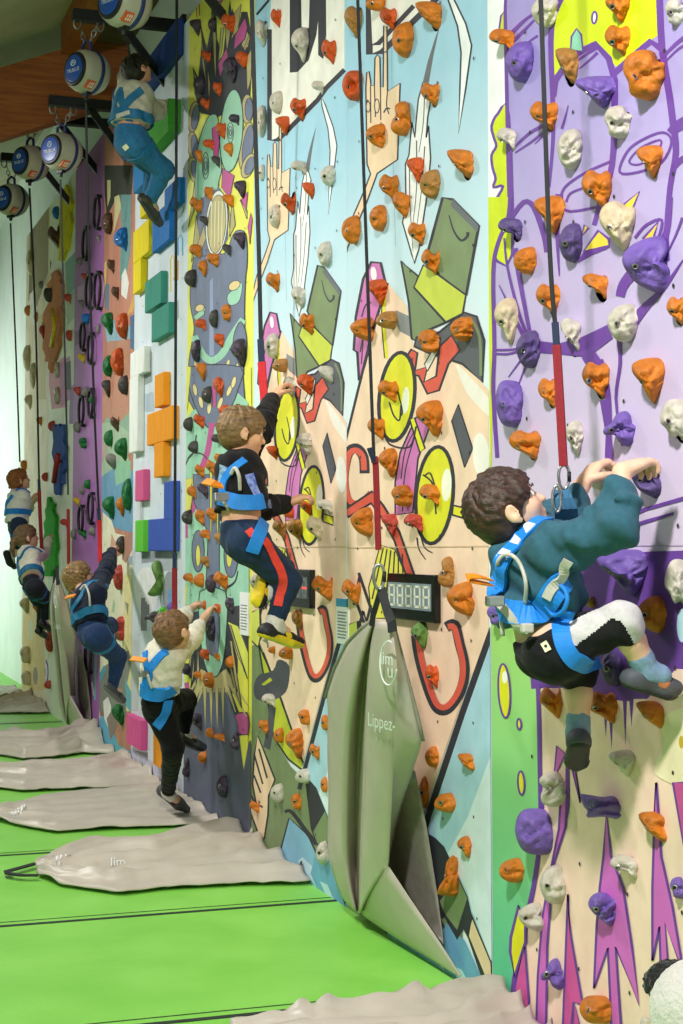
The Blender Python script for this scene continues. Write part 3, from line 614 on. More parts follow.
def make_hold(x, y, w, h, colk, shape, rot=0., rib=0, seed=None, panel=None, bolt=None, flat=1.0):
    """a resin hold: a lump with the seen outline, standing on the wall under its bolt"""
    seed = len(HOLDS) if seed is None else seed
    big = max(w, h) > 20
    nu, nv = (44, 28) if big else (20, 12)
    R = polar(shape); a0 = math.radians(rot)
    mid = onx(x, y, .03); d = (mid - CAM); f = d.dot(FW); mp = f / FOC
    d.normalize(); u = RT.copy(); u = (u - d * u.dot(d)).normalized(); v = u.cross(d).normalized(); v = v if v.z > 0 else -v
    th = np.linspace(0, math.pi, nv + 1)[1:-1]; ph = np.arange(nu) * 2 * math.pi / nu
    # poles along the view axis, so the outline lies on the equator
    TH, PH = np.meshgrid(th, ph, indexing='ij')
    su = np.sin(TH) * np.cos(PH); sv = np.sin(TH) * np.sin(PH); sw = -np.cos(TH)
    S_ = np.stack([su.ravel(), sv.ravel(), sw.ravel()], 1); S_ = np.vstack([[0, 0, -1], S_, [0, 0, 1]])
    ang = np.arctan2(S_[:, 1], S_[:, 0]) - a0; idx = (ang / (2 * math.pi) * len(R)) % len(R)
    i0 = idx.astype(int); fr = idx - i0; rad = R[i0 % len(R)] * (1 - fr) + R[(i0 + 1) % len(R)] * fr
    amp = .17 if big else .08
    nz = np.array([noise.noise(Vector((q[0] * 1.9 + seed * 3.7, q[1] * 1.9 + seed * 1.3, q[2] * 1.9))) + .5 * noise.noise(Vector((q[0] * 4.3 + seed, q[1] * 4.3, q[2] * 4.3 + seed))) + .22 * abs(noise.noise(Vector((q[0] * 9 + seed, q[1] * 9, q[2] * 9)))) for q in S_])
    inner = 1 - np.hypot(S_[:, 0], S_[:, 1]) ** 4     # keep the outline, shape the face
    dep = 1 + amp * 2.2 * nz * inner
    if rib: dep = dep + .17 * np.sin((S_[:, 0] * math.cos(rib) + S_[:, 1] * math.sin(rib)) * 12 + nz * 3) * inner
    if shape in ('claw', 'horn', 'knob', 'heart', 'peanut', 'peanutr', 'cluster'):   # a dip between the lobes
        dep = dep - .42 * np.exp(-(((S_[:, 0] + .1) * 2.6) ** 2 + ((S_[:, 1] - .12) * 3.4) ** 2)) * (S_[:, 2] < 0)
    if shape == 'ring': dep = dep - .75 * np.exp(-(((S_[:, 0] + .25) * 3) ** 2 + ((S_[:, 1]) * 3) ** 2)) * (S_[:, 2] < 0)
    U = S_[:, 0] * rad; Vv = -S_[:, 1] * rad; Wd = S_[:, 2] * dep
    # shrink rings inside so facets of the outline carry to the face
    sx, sy, ox, oy = w / 2, h / 2, 0., 0.
    cw, sw_ = math.sin(math.atan2(d.x, d.y)), math.cos(math.atan2(d.x, d.y))
    un = np.array(u); vn = np.array(v); dn = np.array(d)
    for it in range(4):
        hw = sx * mp; hh = sy * mp; depth = .5 * (hw + hh) * flat
        c = np.array(onx(x + ox, y + oy, max(.012, .62 * hw * sw_)))
        Pn = c + np.outer(U * hw, un) + np.outer(Vv * hh, vn) + np.outer(Wd * depth, dn)
        xx = Pn[:, 0]; pm = -xx.min(); t0 = -.28 * pm
        Pn[:, 0] = np.where(xx > t0, 0., 0. + (xx - t0) * pm / (pm + t0))
        Q = np.array([proj(q) for q in Pn]); bx0, bx1, by0, by1 = Q[:, 0].min(), Q[:, 0].max(), Q[:, 1].min(), Q[:, 1].max()
        sx *= w / max(bx1 - bx0, 1); sy *= h / max(by1 - by0, 1); ox += x - (bx0 + bx1) / 2; oy += y - (by0 + by1) / 2
    fs = []; n = len(S_)
    for k in range(nu): fs.append((0, 1 + (k + 1) % nu, 1 + k)); fs.append((n - 1, n - 1 - nu + k, n - 1 - nu + (k + 1) % nu))
    for i in range(nv - 2):
        for k in range(nu):
            a = 1 + i * nu + k; b_ = 1 + i * nu + (k + 1) % nu; fs.append((a, b_, b_ + nu, a + nu))
    base = Vector((0, float(Pn[:, 1].mean()), float(Pn[:, 2].mean())))
    o = mesh_obj('climbing_hold', Pn, fs, hmat(colk), None, None, True, base); fixn(o)
    if max(w, h) > 15 and bolt is not False:
        bp = bolt or (-.22, .02)
        tgt = np.array([x + bp[0] * w, y + bp[1] * h])
        fr_ = np.where(S_[:, 2] < .1)[0]; j = fr_[np.argmin(np.hypot(*(Q[fr_, :2] - tgt).T))]
        pnt = Vector(Pn[j]); nr = o.data.vertices[int(j)].normal.copy()
        r = .0085 if big else .007
        bb = MB(); bb.lathe([(r, -.006), (r, .0012), (r * .72, .0018), (r * .62, .0006)], pnt, nr, 12, 0); bb.lathe([(r * .6, -.004), (r * .6, .0007)], pnt, nr, 8, 1)
        bb.build('bolt', [m_bolt, m_hole], o)
    HOLDS.append(dict(o=o, x=x, y=y, w=w, h=h, c=colk, s=shape, p=panel)); return o
def holds(panel, txt):
    for ln in txt.strip().splitlines():
        q = ln.split()
        if not q: continue
        c, k, sh = q[0], q[1], q[2]; v = [float(t) for t in q[3:7]]; ex = dict(e.split('=') for e in q[7:])
        x, y = cp(c, v[0], v[1]); s = cs(c)
        make_hold(x, y, v[2] * s, v[3] * s, k, sh, float(ex.get('r', 0)), float(ex.get('rib', 0)), panel=panel, flat=float(ex.get('f', 1)))
holds('L', '''
A4 W disc 212 40 95 112 rib=.6
A4 O horn 65 140 90 85
A4 P disc 125 212 98 142
A4 O drop 460 22 85 110
A4 O claw 460 140 90 110
A4 BR wedge 287 230 80 135
A4 P tridown 385 315 140 112
A4 O knob 550 257 145 175 r=0
A4 O claw 208 398 98 105
A4 W knob 462 418 95 115
A4 W horn 81 478 70 85
A4 W oval 297 510 88 142 rib=1.2
A4 O tridown 570 553 92 115
A4 O claw 388 650 105 140
A4 O tridown 228 735 108 135
A4 PD horn 93 785 85 85
A8 PD oval 300 146 82 136
A8 CR leaf 460 88 128 170
A8 P peanutr 557 222 165 200
A4 W knob 657 40 70 92
A8 O egg 144 207 80 95
A8 O tri 383 300 90 100
A8 O claw 222 341 85 110
A8 CR drop 80 413 85 160
A8 W tri 300 470 72 135 rib=.8
A8 W disc 478 420 108 132
A8 PD disc 155 510 85 130 rib=.9
A8 O claw 662 380 72 100
A8 O tridown 565 617 115 158
A8 O claw 385 617 95 128
A8 O claw 222 660 70 104
A8 P block 90 696 95 162
A8 P cluster 466 781 112 122
A8 W skull 655 755 102 152
B4 O claw 143 155 112 104
B4 W drop 312 130 62 122 rib=1.5
B4 W oval 388 255 62 102
B4 PD peanutr 558 270 104 132
B4 O egg 335 347 50 44
B4 O block 332 527 46 40
B4 P tridown 477 590 178 160
B4 O log 577 732 104 130 r=35
B4 W skull 664 630 88 175
B4 BR egg 368 690 32 40
B4 P knob 52 735 78 78
B8 O heart 233 350 82 112
B8 O claw 408 368 108 112
B8 O wedge 572 395 98 102
B8 W tridown 475 557 92 92
B8 W peanut 240 645 96 122 r=-20 rib=1
B8 P leafh 405 706 145 90 rib=1.2
C4 P block 175 108 132 160
C4 O wedge 580 95 98 112
B8 PD oval 440 232 80 125
C4 O egg 98 240 87 86
C4 W horn 482 230 96 90
C4 W disc 238 288 90 136
C4 W peanutr 165 400 92 104
C4 P leaf 408 372 98 116 rib=.9
C4 P cluster 237 594 82 110
C4 O block 387 716 116 98
C4 P knob 668 300 58 76
C4 W egg 553 758 34 40
''')
holds('M', '''
A3 O log 122 12 68 56
A3 RO claw 165 66 60 82
A3 O egg 215 136 75 125
A3 O wedge 303 56 92 104
A3 BR leaf 45 76 62 112
A3 RO ring 43 293 72 106
A3 O claw 308 325 66 86
A3 O peanut 208 405 70 120
A3 O peanutr 122 465 70 85
A3 O wedge 411 563 92 108
A3 RO tridown 257 582 60 90
A3 BR egg 308 629 72 102
A3 O claw 167 643 70 96
A3 O leaf 209 700 62 92
A3 O oval 130 745 60 92
A3 O egg 38 785 66 100
A3 O claw 262 800 62 82
A7 O heart 310 211 66 96
A7 RO tridown 127 316 76 92 rib=1
A7 BR log 160 410 76 62
A7 O peanutr 76 443 84 86
A7 O knob 304 482 76 80
A7 O disc 417 441 82 86 rib=1.4
A7 O claw 165 655 74 80
A7 O drop 306 746 95 126 rib=.4
A7 O claw 125 783 64 80
B3 O drop 165 215 70 102 rib=.5
B3 O knob 213 328 76 76
B3 O horn 307 329 74 86
B3 O peanutr 75 418 80 106
B3 R tridown 170 427 58 78
B3 R horn 252 425 70 74 rib=1
B3 BR peanut 364 587 60 106
B3 O peanutr 412 680 98 122
B3 O heart 38 655 66 96
B3 G drop 272 803 62 92
B7 RO claw 315 262 50 84
B7 O oval 315 535 50 74
B7 O log 360 692 78 68
B7 O wedge 433 558 62 70
C3 O drop 426 160 52 76
B7 O oval 287 655 34 112
C3 O strip 370 255 80 152 rib=.4
''')
holds('N', '''
A2 RO claw 328 65 38 70
A2 W drop 410 155 62 122
A2 RO claw 508 180 52 92
A2 W leaf 277 115 44 96
A2 W horn 470 300 44 50
A2 W egg 328 350 46 80
A2 RO claw 403 375 56 82
A2 RO tridown 350 430 50 68
A2 W oval 277 415 36 112
A2 W horn 405 575 58 54
A2 W disc 505 600 52 72
A2 RO wedge 437 652 46 60
A2 RO heart 370 695 54 82
A2 W oval 322 738 42 82
A2 W egg 278 590 24 58
A6 W disc 493 184 50 88
A6 O claw 317 282 50 70
A6 O claw 433 426 54 80
A6 W leaf 404 332 50 76
A6 W oval 314 498 50 88
A6 BR log 342 565 54 48
A6 RO leaf 428 630 60 74
A6 W wedge 497 600 58 68
A6 W leaf 375 640 46 76
B2 W drop 425 150 56 76 rib=1.5
B2 RO heart 432 368 42 58
B2 W horn 495 366 56 54
B2 BR heart 340 440 50 72
B2 BR claw 393 445 56 82
B2 CR claw 460 440 60 88
B2 RO wedge 314 182 42 52
B2 O heart 487 642 76 94
B2 O heart 585 655 68 92
B2 RO log 372 385 38 38
B2 BR claw 400 752 40 78
B6 O log 362 112 52 46
B2 W disc 260 620 46 54
B6 W horn 303 278 50 54
B6 O claw 285 367 38 54
B6 O egg 338 393 38 54
B6 O knob 425 332 44 54
B6 O drop 392 422 66 106 rib=1.1
B6 O heart 460 450 40 62
B6 O block 495 350 28 54
B6 W log 420 533 54 52
B6 W egg 332 590 48 66
B6 O knob 398 620 40 56
B6 O oval 493 562 28 56
B6 O heart 255 638 38 46
B6 W oval 487 795 46 82
B6 O egg 314 102 28 26
''')
holds('D', '''
A2 B tridown 52 95 40 60
A2 B egg 110 85 30 52
A2 RO claw 165 83 52 72
A2 RO heart 88 193 36 50
A2 RO leaf 210 205 44 62
A2 B drop 170 240 52 92
A2 B oval 66 290 42 66
A2 RO claw 127 308 32 56
A2 RO heart 85 355 34 50
A2 B horn 185 412 40 46
A2 RO claw 140 450 38 64
A2 RO horn 97 497 42 44
A2 O drop 165 512 36 50
A2 O wedge 63 540 30 56
A2 K tri 122 558 34 52
A2 O claw 98 665 34 56
A2 O heart 55 700 46 64
A2 O wedge 163 690 44 52
A2 B tridown 205 648 44 64
A2 K tri 80 760 34 46
A6 B tridown 203 140 46 60
A6 O horn 52 180 44 60
A6 K tri 160 178 36 56
A6 O claw 112 208 46 54
A6 O drop 77 235 36 60
A6 K egg 36 267 44 62
A6 O knob 158 385 38 58
A6 K oval 115 405 34 64
A6 RO horn 70 430 42 50
A6 RO claw 133 482 38 54
A6 B oval 55 515 36 78
A6 B drop 200 522 56 98
A6 O tridown 72 588 40 66
A6 RO leaf 132 640 40 72
A6 K egg 92 665 38 60
A6 RO log 150 717 38 36
A6 K egg 28 765 36 50
A6 RO heart 65 755 42 56
A6 K horn 125 822 40 46
B2 K log 45 160 38 42
B2 O heart 68 243 38 54
B2 O heart 108 232 42 64
B2 O claw 130 203 28 42
B2 O horn 40 320 36 54
B2 B tri 78 318 44 66
B2 K egg 25 400 40 52
B2 O claw 68 405 36 62
B2 O claw 107 395 40 54
B2 B oval 148 390 32 66
B2 O horn 85 465 40 46
B2 BR drop 130 472 30 44
B2 G drop 150 455 32 72
B2 BR claw 85 555 36 46
B2 O horn 28 613 38 44
B2 O egg 65 615 40 50
B2 B oval 105 627 40 64
B2 O heart 140 617 54 70
B2 B claw 170 705 34 64
B2 RO claw 128 715 30 40
B2 B oval 105 780 38 88
B2 RO egg 82 700 22 32
B6 RO claw 85 122 38 48
B6 O heart 128 127 26 34
B6 O egg 170 143 34 44
B6 B horn 20 178 40 62
B6 O horn 60 193 34 36
B6 O block 98 205 44 54
B6 B claw 58 350 42 66
B6 O block 102 385 32 34
B6 O horn 135 405 44 38
B6 O egg 77 468 34 44
B6 B peanut 188 412 38 62
B6 B peanut 22 503 30 68
B6 B oval 145 568 44 78
''')
holds('T', '''
T2 G boot 305 830 75 168
B1 K cluster 517 640 48 44
B1 LG cluster 552 618 36 32
B1 P egg 580 602 22 30
''')
holds('A', '''
A5 BN oval 365 80 38 76
A5 BL drop 412 137 48 88 r=-20
A5 BN claw 378 228 28 52
A5 BN claw 393 320 28 50
A5 DG drop 365 422 44 78
A5 RO oval 415 430 44 90 r=-20
A5 DG oval 367 567 34 74 r=18
A5 RO oval 400 553 46 98 r=-20
A5 K tridown 362 645 32 62
A5 K egg 420 632 36 68
A5 BN heart 392 765 32 58
B1 DG egg 370 28 32 58
B1 DG drop 412 67 46 82 r=-15
B1 GY leaf 378 107 38 56
B1 DG oval 432 220 36 110 r=-10
B1 DG drop 370 265 44 78
B1 O drop 410 262 32 68
B1 K oval 410 392 30 62
B1 R oval 403 503 34 88
B1 R ring 408 678 36 84
B5 DG leaf 403 255 44 74
''')
holds('V', '''
A5 R wedge 285 265 20 30
A5 BL block 292 405 28 36
A5 Y heart 278 540 26 40
A5 R tridown 262 655 26 34
A5 GY egg 290 655 26 36
A5 DG claw 315 690 26 40
A5 GY egg 262 775 26 40
A5 GY egg 268 210 22 28
A5 GY wedge 275 357 20 34
A5 GY egg 335 440 16 34
A5 GY wedge 336 135 18 30
B1 DG egg 297 185 24 34
B1 GY egg 278 205 20 32
B1 Y tri 260 250 24 40
B1 GY egg 250 355 20 38
B1 GY egg 313 345 26 34
B1 DG wedge 280 357 30 34
A5 DG knob 282 830 28 38
''')
holds('Q', '''
A5 R horn 230 340 26 42
A5 R block 235 463 22 38
A5 R egg 175 772 24 38
B1 R egg 152 160 22 32
B1 R horn 217 320 26 34
B1 BL block 190 600 26 52
B5 R egg 162 152 24 30
A5 W peanut 192 580 18 56
A5 W peanut 192 668 20 60
''')
holds('R', '''
A5 O egg 92 378 20 38
A5 O oval 122 400 14 36
A5 O claw 133 757 20 36
B1 O block 80 120 22 34
B1 O drop 122 605 24 52
A5 CR oval 102 212 26 88
A5 CR oval 90 540 26 90
A5 CR oval 110 600 20 90
A5 CR drop 95 690 26 52
B1 CR drop 82 600 34 56
B5 CR knob 85 50 36 60
B5 CR knob 88 130 34 50
B1 CR knob 78 330 24 50
A5 CR drop 150 440 20 60
''')
PNAME = {'L': 'lavender panel', 'M': 'nearer goggles panel', 'N': 'farther goggles panel', 'D': 'horned-mask panel', 'T': 'block panel', 'A': 'paint-drip panel', 'V': 'violet panel', 'Q': 'white panel', 'R': 'cream panel'}
ZONES = {'L': [(95, 'near the top of lavender panel'), (200, 'at brow height on lavender panel'), (300, "around the painted monster's yellow eyes"), (400, "under the painted monster's eyes"), (470, 'just above the teal-hooded boy'), (600, 'beside the teal-hooded boy'), (745, "around the teal-hooded boy's legs"), (860, "below the teal-hooded boy's feet"), (2000, 'among the pink icicles at the bottom')],
         'M': [(70, 'above the nearer painted hand'), (160, 'beside the nearer painted hand'), (250, 'below the nearer painted hand'), (330, 'at the nearer painted green cap'), (400, 'at the nearer upper goggle'), (560, 'at the nearer lower goggle'), (680, 'beside the large digital timer'), (2000, 'behind the standing grey gate')],
         'N': [(95, 'on the large painted letter'), (160, 'under the large painted letter'), (260, 'near the farther painted hand'), (345, 'at the farther painted green cap'), (420, "above the black-hooded boy's hands"), (560, 'in front of the black-hooded boy'), (665, "beside the black-hooded boy's shoes"), (740, 'on the dark knot below the black-hooded boy'), (2000, "around the painted green sleeve")],
         'D': [(60, 'among the painted top feathers'), (112, 'above the painted green mask'), (170, 'on the painted green mask'), (225, 'at the painted beak'), (285, 'below the painted beak'), (345, 'on the grey painted face'), (415, 'around the painted toothy grin'), (480, "behind the black-hooded boy's head"), (540, "behind the black-hooded boy's back"), (600, 'by the painted ringed eyes'), (655, 'on the painted teal shield'), (690, 'under the painted teal shield'), (2000, 'on the dark painted trunk')],
         'T': [(2000, 'on the pale block panel')], 'A': [(300, 'high on the paint-drip panel'), (400, 'halfway up the paint-drip panel'), (520, 'low on the paint-drip panel'), (2000, 'near the curly-haired child')],
         'V': [(330, 'high on the violet panel'), (430, 'halfway up the violet panel'), (2000, 'low on the violet panel')], 'Q': [(2000, 'on the white board panel')], 'R': [(2000, 'on the cream end panel')]}
ORD = ['first', 'second', 'third', 'fourth', 'fifth', 'sixth', 'seventh', 'eighth', 'ninth', 'tenth']
_g = {}
for q in HOLDS:
    z = next(t for lim, t in ZONES[q['p']] if q['y'] < lim)
    sz = ''
    _g.setdefault((HCOL[q['c']][2], HNAME[q['s']], z), []).append(q)
for (cn, sn, z), L_ in _g.items():
    L_.sort(key=lambda q: q['y']); n = len(L_)
    for i, q in enumerate(L_):
        if n == 1: e = ''
        elif n == 2: e = ', ' + ('upper' if i == 0 else 'lower') + ' of two such'
        else: e = ', topmost of such' if i == 0 else (', lowest of such' if i == n - 1 else f', {ORD[i]} such from the top')
        tag(q['o'], f'{cn} {sn} climbing hold {z}{e}', 'climbing hold', 'resin holds on the ' + PNAME[q['p']])
# ---------- block volumes ----------
def slab_mb(mb, c, l, r, yt, yb, p, mi=0):
    """front face seen between l and r (photo x), top and bottom read on its left edge"""
    x0, y0 = cp(c, l, yt); x1, _ = cp(c, r, yt); _, y2 = cp(c, l, yb)
    a = onx(x0, y0, p); b = onx(x1, y0, p); d = onx(x0, y2, p)
    mb.box((-p, b.y, d.z), (0.001, a.y, a.z), mi)
def slab(label, col, parts):
    mb = MB()
    for n_, q in enumerate(parts): slab_mb(mb, *q[:5], q[5] + .002 * n_)
    c = mb.v[0]
    o = mb.build('block_volume', mat('block_' + col, col, rough=.7, var=.04, scale=6, bump=.06, bscale=60, spec=.2, stretch=(1, 8, 1)), loc=(0, c[1], c[2])); bevel(o, .006)
    return tag(o, label, 'block volume', 'coloured block volumes')
slab('navy blue block volume at the top, right of the top climber\'s head', '1f3f86', [('A1', 500, 603, 205, 318, .045)])
slab('green block volume gripped by the top climber', '3f9a2a', [('A1', 500, 574, 425, 530, .08), ('A1', 520, 574, 400, 480, .08)])
slab('small blue block volume behind the top climber\'s knees', '2e7fc0', [('A1', 455, 490, 572, 662, .045)])
slab('large blue block volume below the top climber\'s shoe', '2273c2', [('T1', 255, 325, 150, 300, .045), ('T1', 305, 360, 40, 140, .045)])
slab('yellow stepped block volume beside the top climber\'s shoe', 'e9d21c', [('T1', 177, 240, 215, 345, .045), ('T1', 177, 208, 345, 470, .045), ('T1', 205, 240, 70, 160, .045)])
slab('teal stepped block volume on the pale grey wall', '3d8f80', [('T1', 225, 290, 420, 547, .045), ('T1', 252, 322, 545, 665, .045)])
slab('tall white stepped block volume on the pale grey wall', 'eef0ee', [('T1', 165, 222, 712, 815, .045), ('T1', 162, 196, 815, 1120, .045)])
slab('orange cross-shaped block volume on the pale grey wall', 'f29a1e', [('T2', 265, 380, 68, 214, .045), ('T1', 265, 300, 802, 935, .045), ('T2', 298, 340, 205, 362, .045)])
slab('upper pink block volume, left of the tall indigo one', 'd65a90', [('T2', 210, 248, 330, 472, .045)])
slab('indigo L-shaped block volume above the olive boot hold', '3a58b4', [('T2', 270, 385, 556, 702, .045), ('T2', 343, 385, 382, 560, .045)])
slab('lime green block volume left of the indigo one', '62c23a', [('T2', 210, 248, 560, 706, .045)])
slab('lower pink block volume beside the boy in black leggings', 'dd5a9a', [('T3', 190, 250, 628, 748, .045)])
slab('orange upright block volume behind the boy in black leggings', 'f59a1c', [('T3', 300, 332, 690, 838, .045)])
# ---------- black rings on the violet wall ----------
m_rub = mat('black_rubber', '1d1c1f', rough=.5)
rings = [('X1', 335, 132, 130), ('X1', 288, 260, 130), ('X1', 301, 455, 135), ('X1', 337, 452, 145), ('X1', 276, 640, 112), ('X1', 308, 690, 120), ('X1', 309, 915, 112), ('X1', 271, 945, 118),
         ('B1', 308, 268, 100), ('B1', 275, 307, 92), ('P', 88, 655, 34)]
for i, (c, x, y, h) in enumerate(rings):
    q = cp(c, x, y); s = cs(c); p = onx(q[0], q[1], .035); r = h * s * mpp(q) / 2
    root = empty('ring_hold', (0, p.y, p.z))
    mb = MB(); mb.tube([(-.035, p.y + r * math.cos(a) * .92, p.z + r * math.sin(a)) for a in [k * 2 * math.pi / 28 for k in range(28)]], .012, 8, 0, True); mb.build('ring', m_rub, root, True)
    for s2 in (-1, 1):
        mb = MB(); mb.tube([(0.001, p.y, p.z + s2 * r), (-.035, p.y, p.z + s2 * r)], .014, 8); mb.build('stud', m_rub, root)
    row = ORD[sorted(range(len(rings)), key=lambda k: cp(rings[k][0], 0, rings[k][2])[1]).index(i)] if i < 10 else ''
    lb = f'black oval ring hold on the violet wall, {row} ring from the top' if row and i < 10 else 'black oval ring hold beside the far standing gate, lowest on the violet wall'
    tag(root, lb, 'ring hold', 'black rings on the violet wall')
# ---------- shaped boards on the white wall ----------
def board(label, col, c, pts, p=.03):
    P = [cp(c, *map(float, q.split(','))) for q in pts.split()]
    w = [onx(x, y, p) for x, y in P]
    mb = MB(); mb.prism([(-p, q.y, q.z) for q in w], (p + .001, 0, 0)); o = mb.build('shaped_board', mat('board_' + col, col, rough=.9, var=.06, scale=8, spec=.1), loc=(0, w[0].y, w[0].z)); fixn(o)
    return tag(o, label, 'board', 'shaped wooden boards on the white wall')
board('yellow wavy-edged board high on the white wall', 'd9c422', 'X1', '208,18 216,42 220,70 230,95 224,130 228,175 218,230 212,285 200,300 192,332 175,328 180,280 172,245 182,150 184,80')
board('salmon jigsaw-shaped board below the yellow one', 'c98058', 'X1', '165,368 178,385 184,400 180,415 191,430 190,500 186,520 192,540 188,600 178,640 180,680 160,740 150,750 146,792 134,770 136,745 122,745 124,720 112,690 118,640 122,600 112,570 118,540 136,505 128,470 136,450 130,430 148,405 146,385')
board('blue jagged board above the bright green one', '3f5ea8', 'B1', '178,-5 186,-20 190,-8 200,-22 206,-6 214,-20 218,10 214,40 223,60 218,100 222,130 212,150 214,185 204,180 200,222 190,222 184,215 180,150 184,110 176,80 182,40')
board('bright green board touched by the child in the cream top', '3fae3a', 'B1', '160,232 166,228 170,245 182,252 178,275 190,300 186,345 192,400 186,430 188,470 176,480 172,500 160,496 150,500 152,465 146,455 150,410 145,385 152,350 148,320 156,300 152,275 158,262')
def stick(label, col, c, pts, p, w, name='bar_hold', cat='bar hold'):
    P = [onx(*cp(c, *map(float, q.split(','))), p) for q in pts.split()]; mb = MB(); mb.tube(P, w, 8); mb.tube([P[0] + (P[1] - P[0]) * .5, (P[0] + (P[1] - P[0]) * .5) + Vector((p - .029, 0, 0))], w * .6, 8); o = mb.build(name, mat('bar_' + col, col, rough=.5), smooth=True, loc=P[0]); return tag(o, label, cat)
stick('yellow bent bar hold on the salmon board', 'dfc02a', 'X1', '152,530 163,602 150,682', .07, .02)
stick('red bar hold on the blue jagged board', 'a8302a', 'B1', '198,85 190,130 184,178', .07, .025)
def onboard(k, c, x, y, w, h, sh, label, pz):
    X, Y = cp(c, x, y); n = len(HOLDS); o = make_hold(X, Y, w * cs(c), h * cs(c), k, sh, panel='Q', bolt=False)
    o.data.transform(Matrix.Translation((-pz, 0, 0))); tag(o, label, 'climbing hold', 'holds on the shaped boards')
onboard('BL', 'X1', 180, 135, 30, 55, 'oval', 'blue oval hold on the yellow board', .03)
onboard('BN', 'X1', 172, 235, 50, 100, 'heart', 'reddish brown two-lobed hold on the yellow board', .03)
onboard('K', 'X1', 147, 472, 34, 60, 'block', 'charcoal block hold on the salmon board', .03)
onboard('GY', 'X1', 118, 430, 22, 36, 'egg', 'grey hold at the edge of the salmon board', .03)
onboard('R', 'X1', 122, 625, 22, 60, 'drop', 'red-brown hold low on the salmon board', .03)
onboard('R', 'P', 49, 640, 9, 24, 'oval', 'red oval hold under the cream-topped child\'s shoe', .0)
# ---------- wall timers ----------
m_glossy = mat('black_gloss', '121214', rough=.18); m_lcd = mat('grey_lcd', '7f929a', rough=.3, var=.03); m_seg = mat('cream_segment', 'e6e6d2', rough=.5, var=.02); m_led = emis('red_led', 'ff3a30', 3.)
def timer(dy, label, far=False):
    t0, t1 = onx(387, 575, .028).y, onx(434, 575, .028).y; zt, zb = onx(433.7, 575, .028).z, onx(433.7, 623.5, .028).z
    root = empty('wall_timer', (0, (t0 + t1) / 2 + dy, (zt + zb) / 2))
    mb = MB(); mb.box((-.028, t1 + dy, zb), (0, t0 + dy, zt)); bevel(mb.build('housing', m_glossy, root), .004)
    mb = MB(); a, b_ = t1 + .028 + dy, t0 - .012 + dy; zl, zh = zb + .042, zt - .034
    mb.box((-.0295, a, zl), (-.027, b_, zh)); mb.build('display', mat('dark_lcd', '4a5256', rough=.3) if far else m_lcd, root)
    n = 5; w = (b_ - a) / n
    for k in range(n):
        mb = MB(); y1 = b_ - k * w - w * .14; y0 = b_ - (k + 1) * w + w * .14; z0, z1 = zl + .008, zh - .008; zm = (z0 + z1) / 2; t = .0085; g = .002; X0, X1 = -.031, -.0292
        for lo, hi in (((X0, y0 + g, z0), (X1, y1 - g, z0 + t)), ((X0, y0 + g, z1 - t), (X1, y1 - g, z1)), ((X0, y0 + g, zm - t / 2), (X1, y1 - g, zm + t / 2)), ((X0, y0, z0 + g), (X1, y0 + t * 1.3, zm - g)), ((X0, y0, zm + g), (X1, y0 + t * 1.3, z1 - g)),
                       ((X0, y1 - t * 1.3, z0 + g), (X1, y1, zm - g)), ((X0, y1 - t * 1.3, zm + g), (X1, y1, z1 - g))):
            mb.box(lo, hi, 1 if far and abs((lo[2] + hi[2]) / 2 - zm) < .004 and k > 1 else 0)
        mb.build('digit', [mat('dim_segment', '7c8486', rough=.5) if far else m_seg, m_led], root)
    return tag(root, label, 'timer', 'digital wall timers')
timer(0, 'black digital wall timer with pale digits above the standing grey gate')
timer(PITCHW, 'dark digital wall timer behind the black-hooded boy\'s knee, glowing red', True)
# ---------- notices ----------
m_paper = mat('white_paper', 'f2f4f4', rough=.5, var=.02); m_ink = mat('grey_print', '8a9298', rough=.7); m_bl = mat('blue_print', '3f9ac6', rough=.6)
def notice(label, x0, x1, y0, y1, blue):
    a = onx(x0, y0, .006); b_ = onx(x1, y1, .006); root = empty('notice', (0, (a.y + b_.y) / 2, (a.z + b_.z) / 2))
    mb = MB(); mb.box((-.0075, b_.y, b_.z), (0, a.y, a.z)); mb.build('sheet', m_paper, root)
    mb = MB(); n = 9; h = (a.z - b_.z)
    for k in range(n): z = a.z - h * (.3 + .07 * k); mb.box((-.0083, b_.y + (a.y - b_.y) * (.12 + .05 * (k % 3)), z - .004), (-.0076, a.y - (a.y - b_.y) * .12, z + .002))
    mb.build('print', m_ink, root)
    if blue: mb = MB(); mb.box((-.0083, b_.y, a.z - h * .18), (-.0076, a.y, a.z)); mb.build('header', m_bl, root)
    tag(root, label, 'notice')
notice('white paper notice with blue header left of the standing grey gate', 336.5, 348.5, 598, 645, True)
notice('white paper notice at the edge of the horned-mask wall, behind the black-hooded boy', 240, 248.5, 592, 636, False)
# ---------- auto belays ----------
m_shell = mat('grey_shell', 'b9b4a2', rough=.4, var=.05, scale=6); m_blue = mat('blue_face', '1f4fae', rough=.35, var=.03); m_black = mat('black_plastic', '1b1b1d', rough=.45); m_or = mat('orange_label', 'e2642c', rough=.5, var=.02); m_wh = mat('white_mark', 'eef1f4', rough=.5, var=.01); m_steel = mat('steel', 'a9abae', rough=.3, metal=.9); m_navy = mat('navy_band', '26366e', rough=.45)
def text_mesh(s, size=1.):
    cu = bpy.data.curves.new('t', 'FONT'); cu.body = s; cu.size = size; cu.align_x = 'CENTER'; cu.align_y = 'CENTER'; cu.resolution_u = 3
    o = bpy.data.objects.new('t', cu); C.objects.link(o); dg = bpy.context.evaluated_depsgraph_get(); me = o.evaluated_get(dg).to_mesh()
    V_ = [v.co.copy() for v in me.vertices]; F_ = [tuple(p.vertices) for p in me.polygons]; o.evaluated_get(dg).to_mesh_clear()
    bpy.data.objects.remove(o); bpy.data.curves.remove(cu); return V_, F_
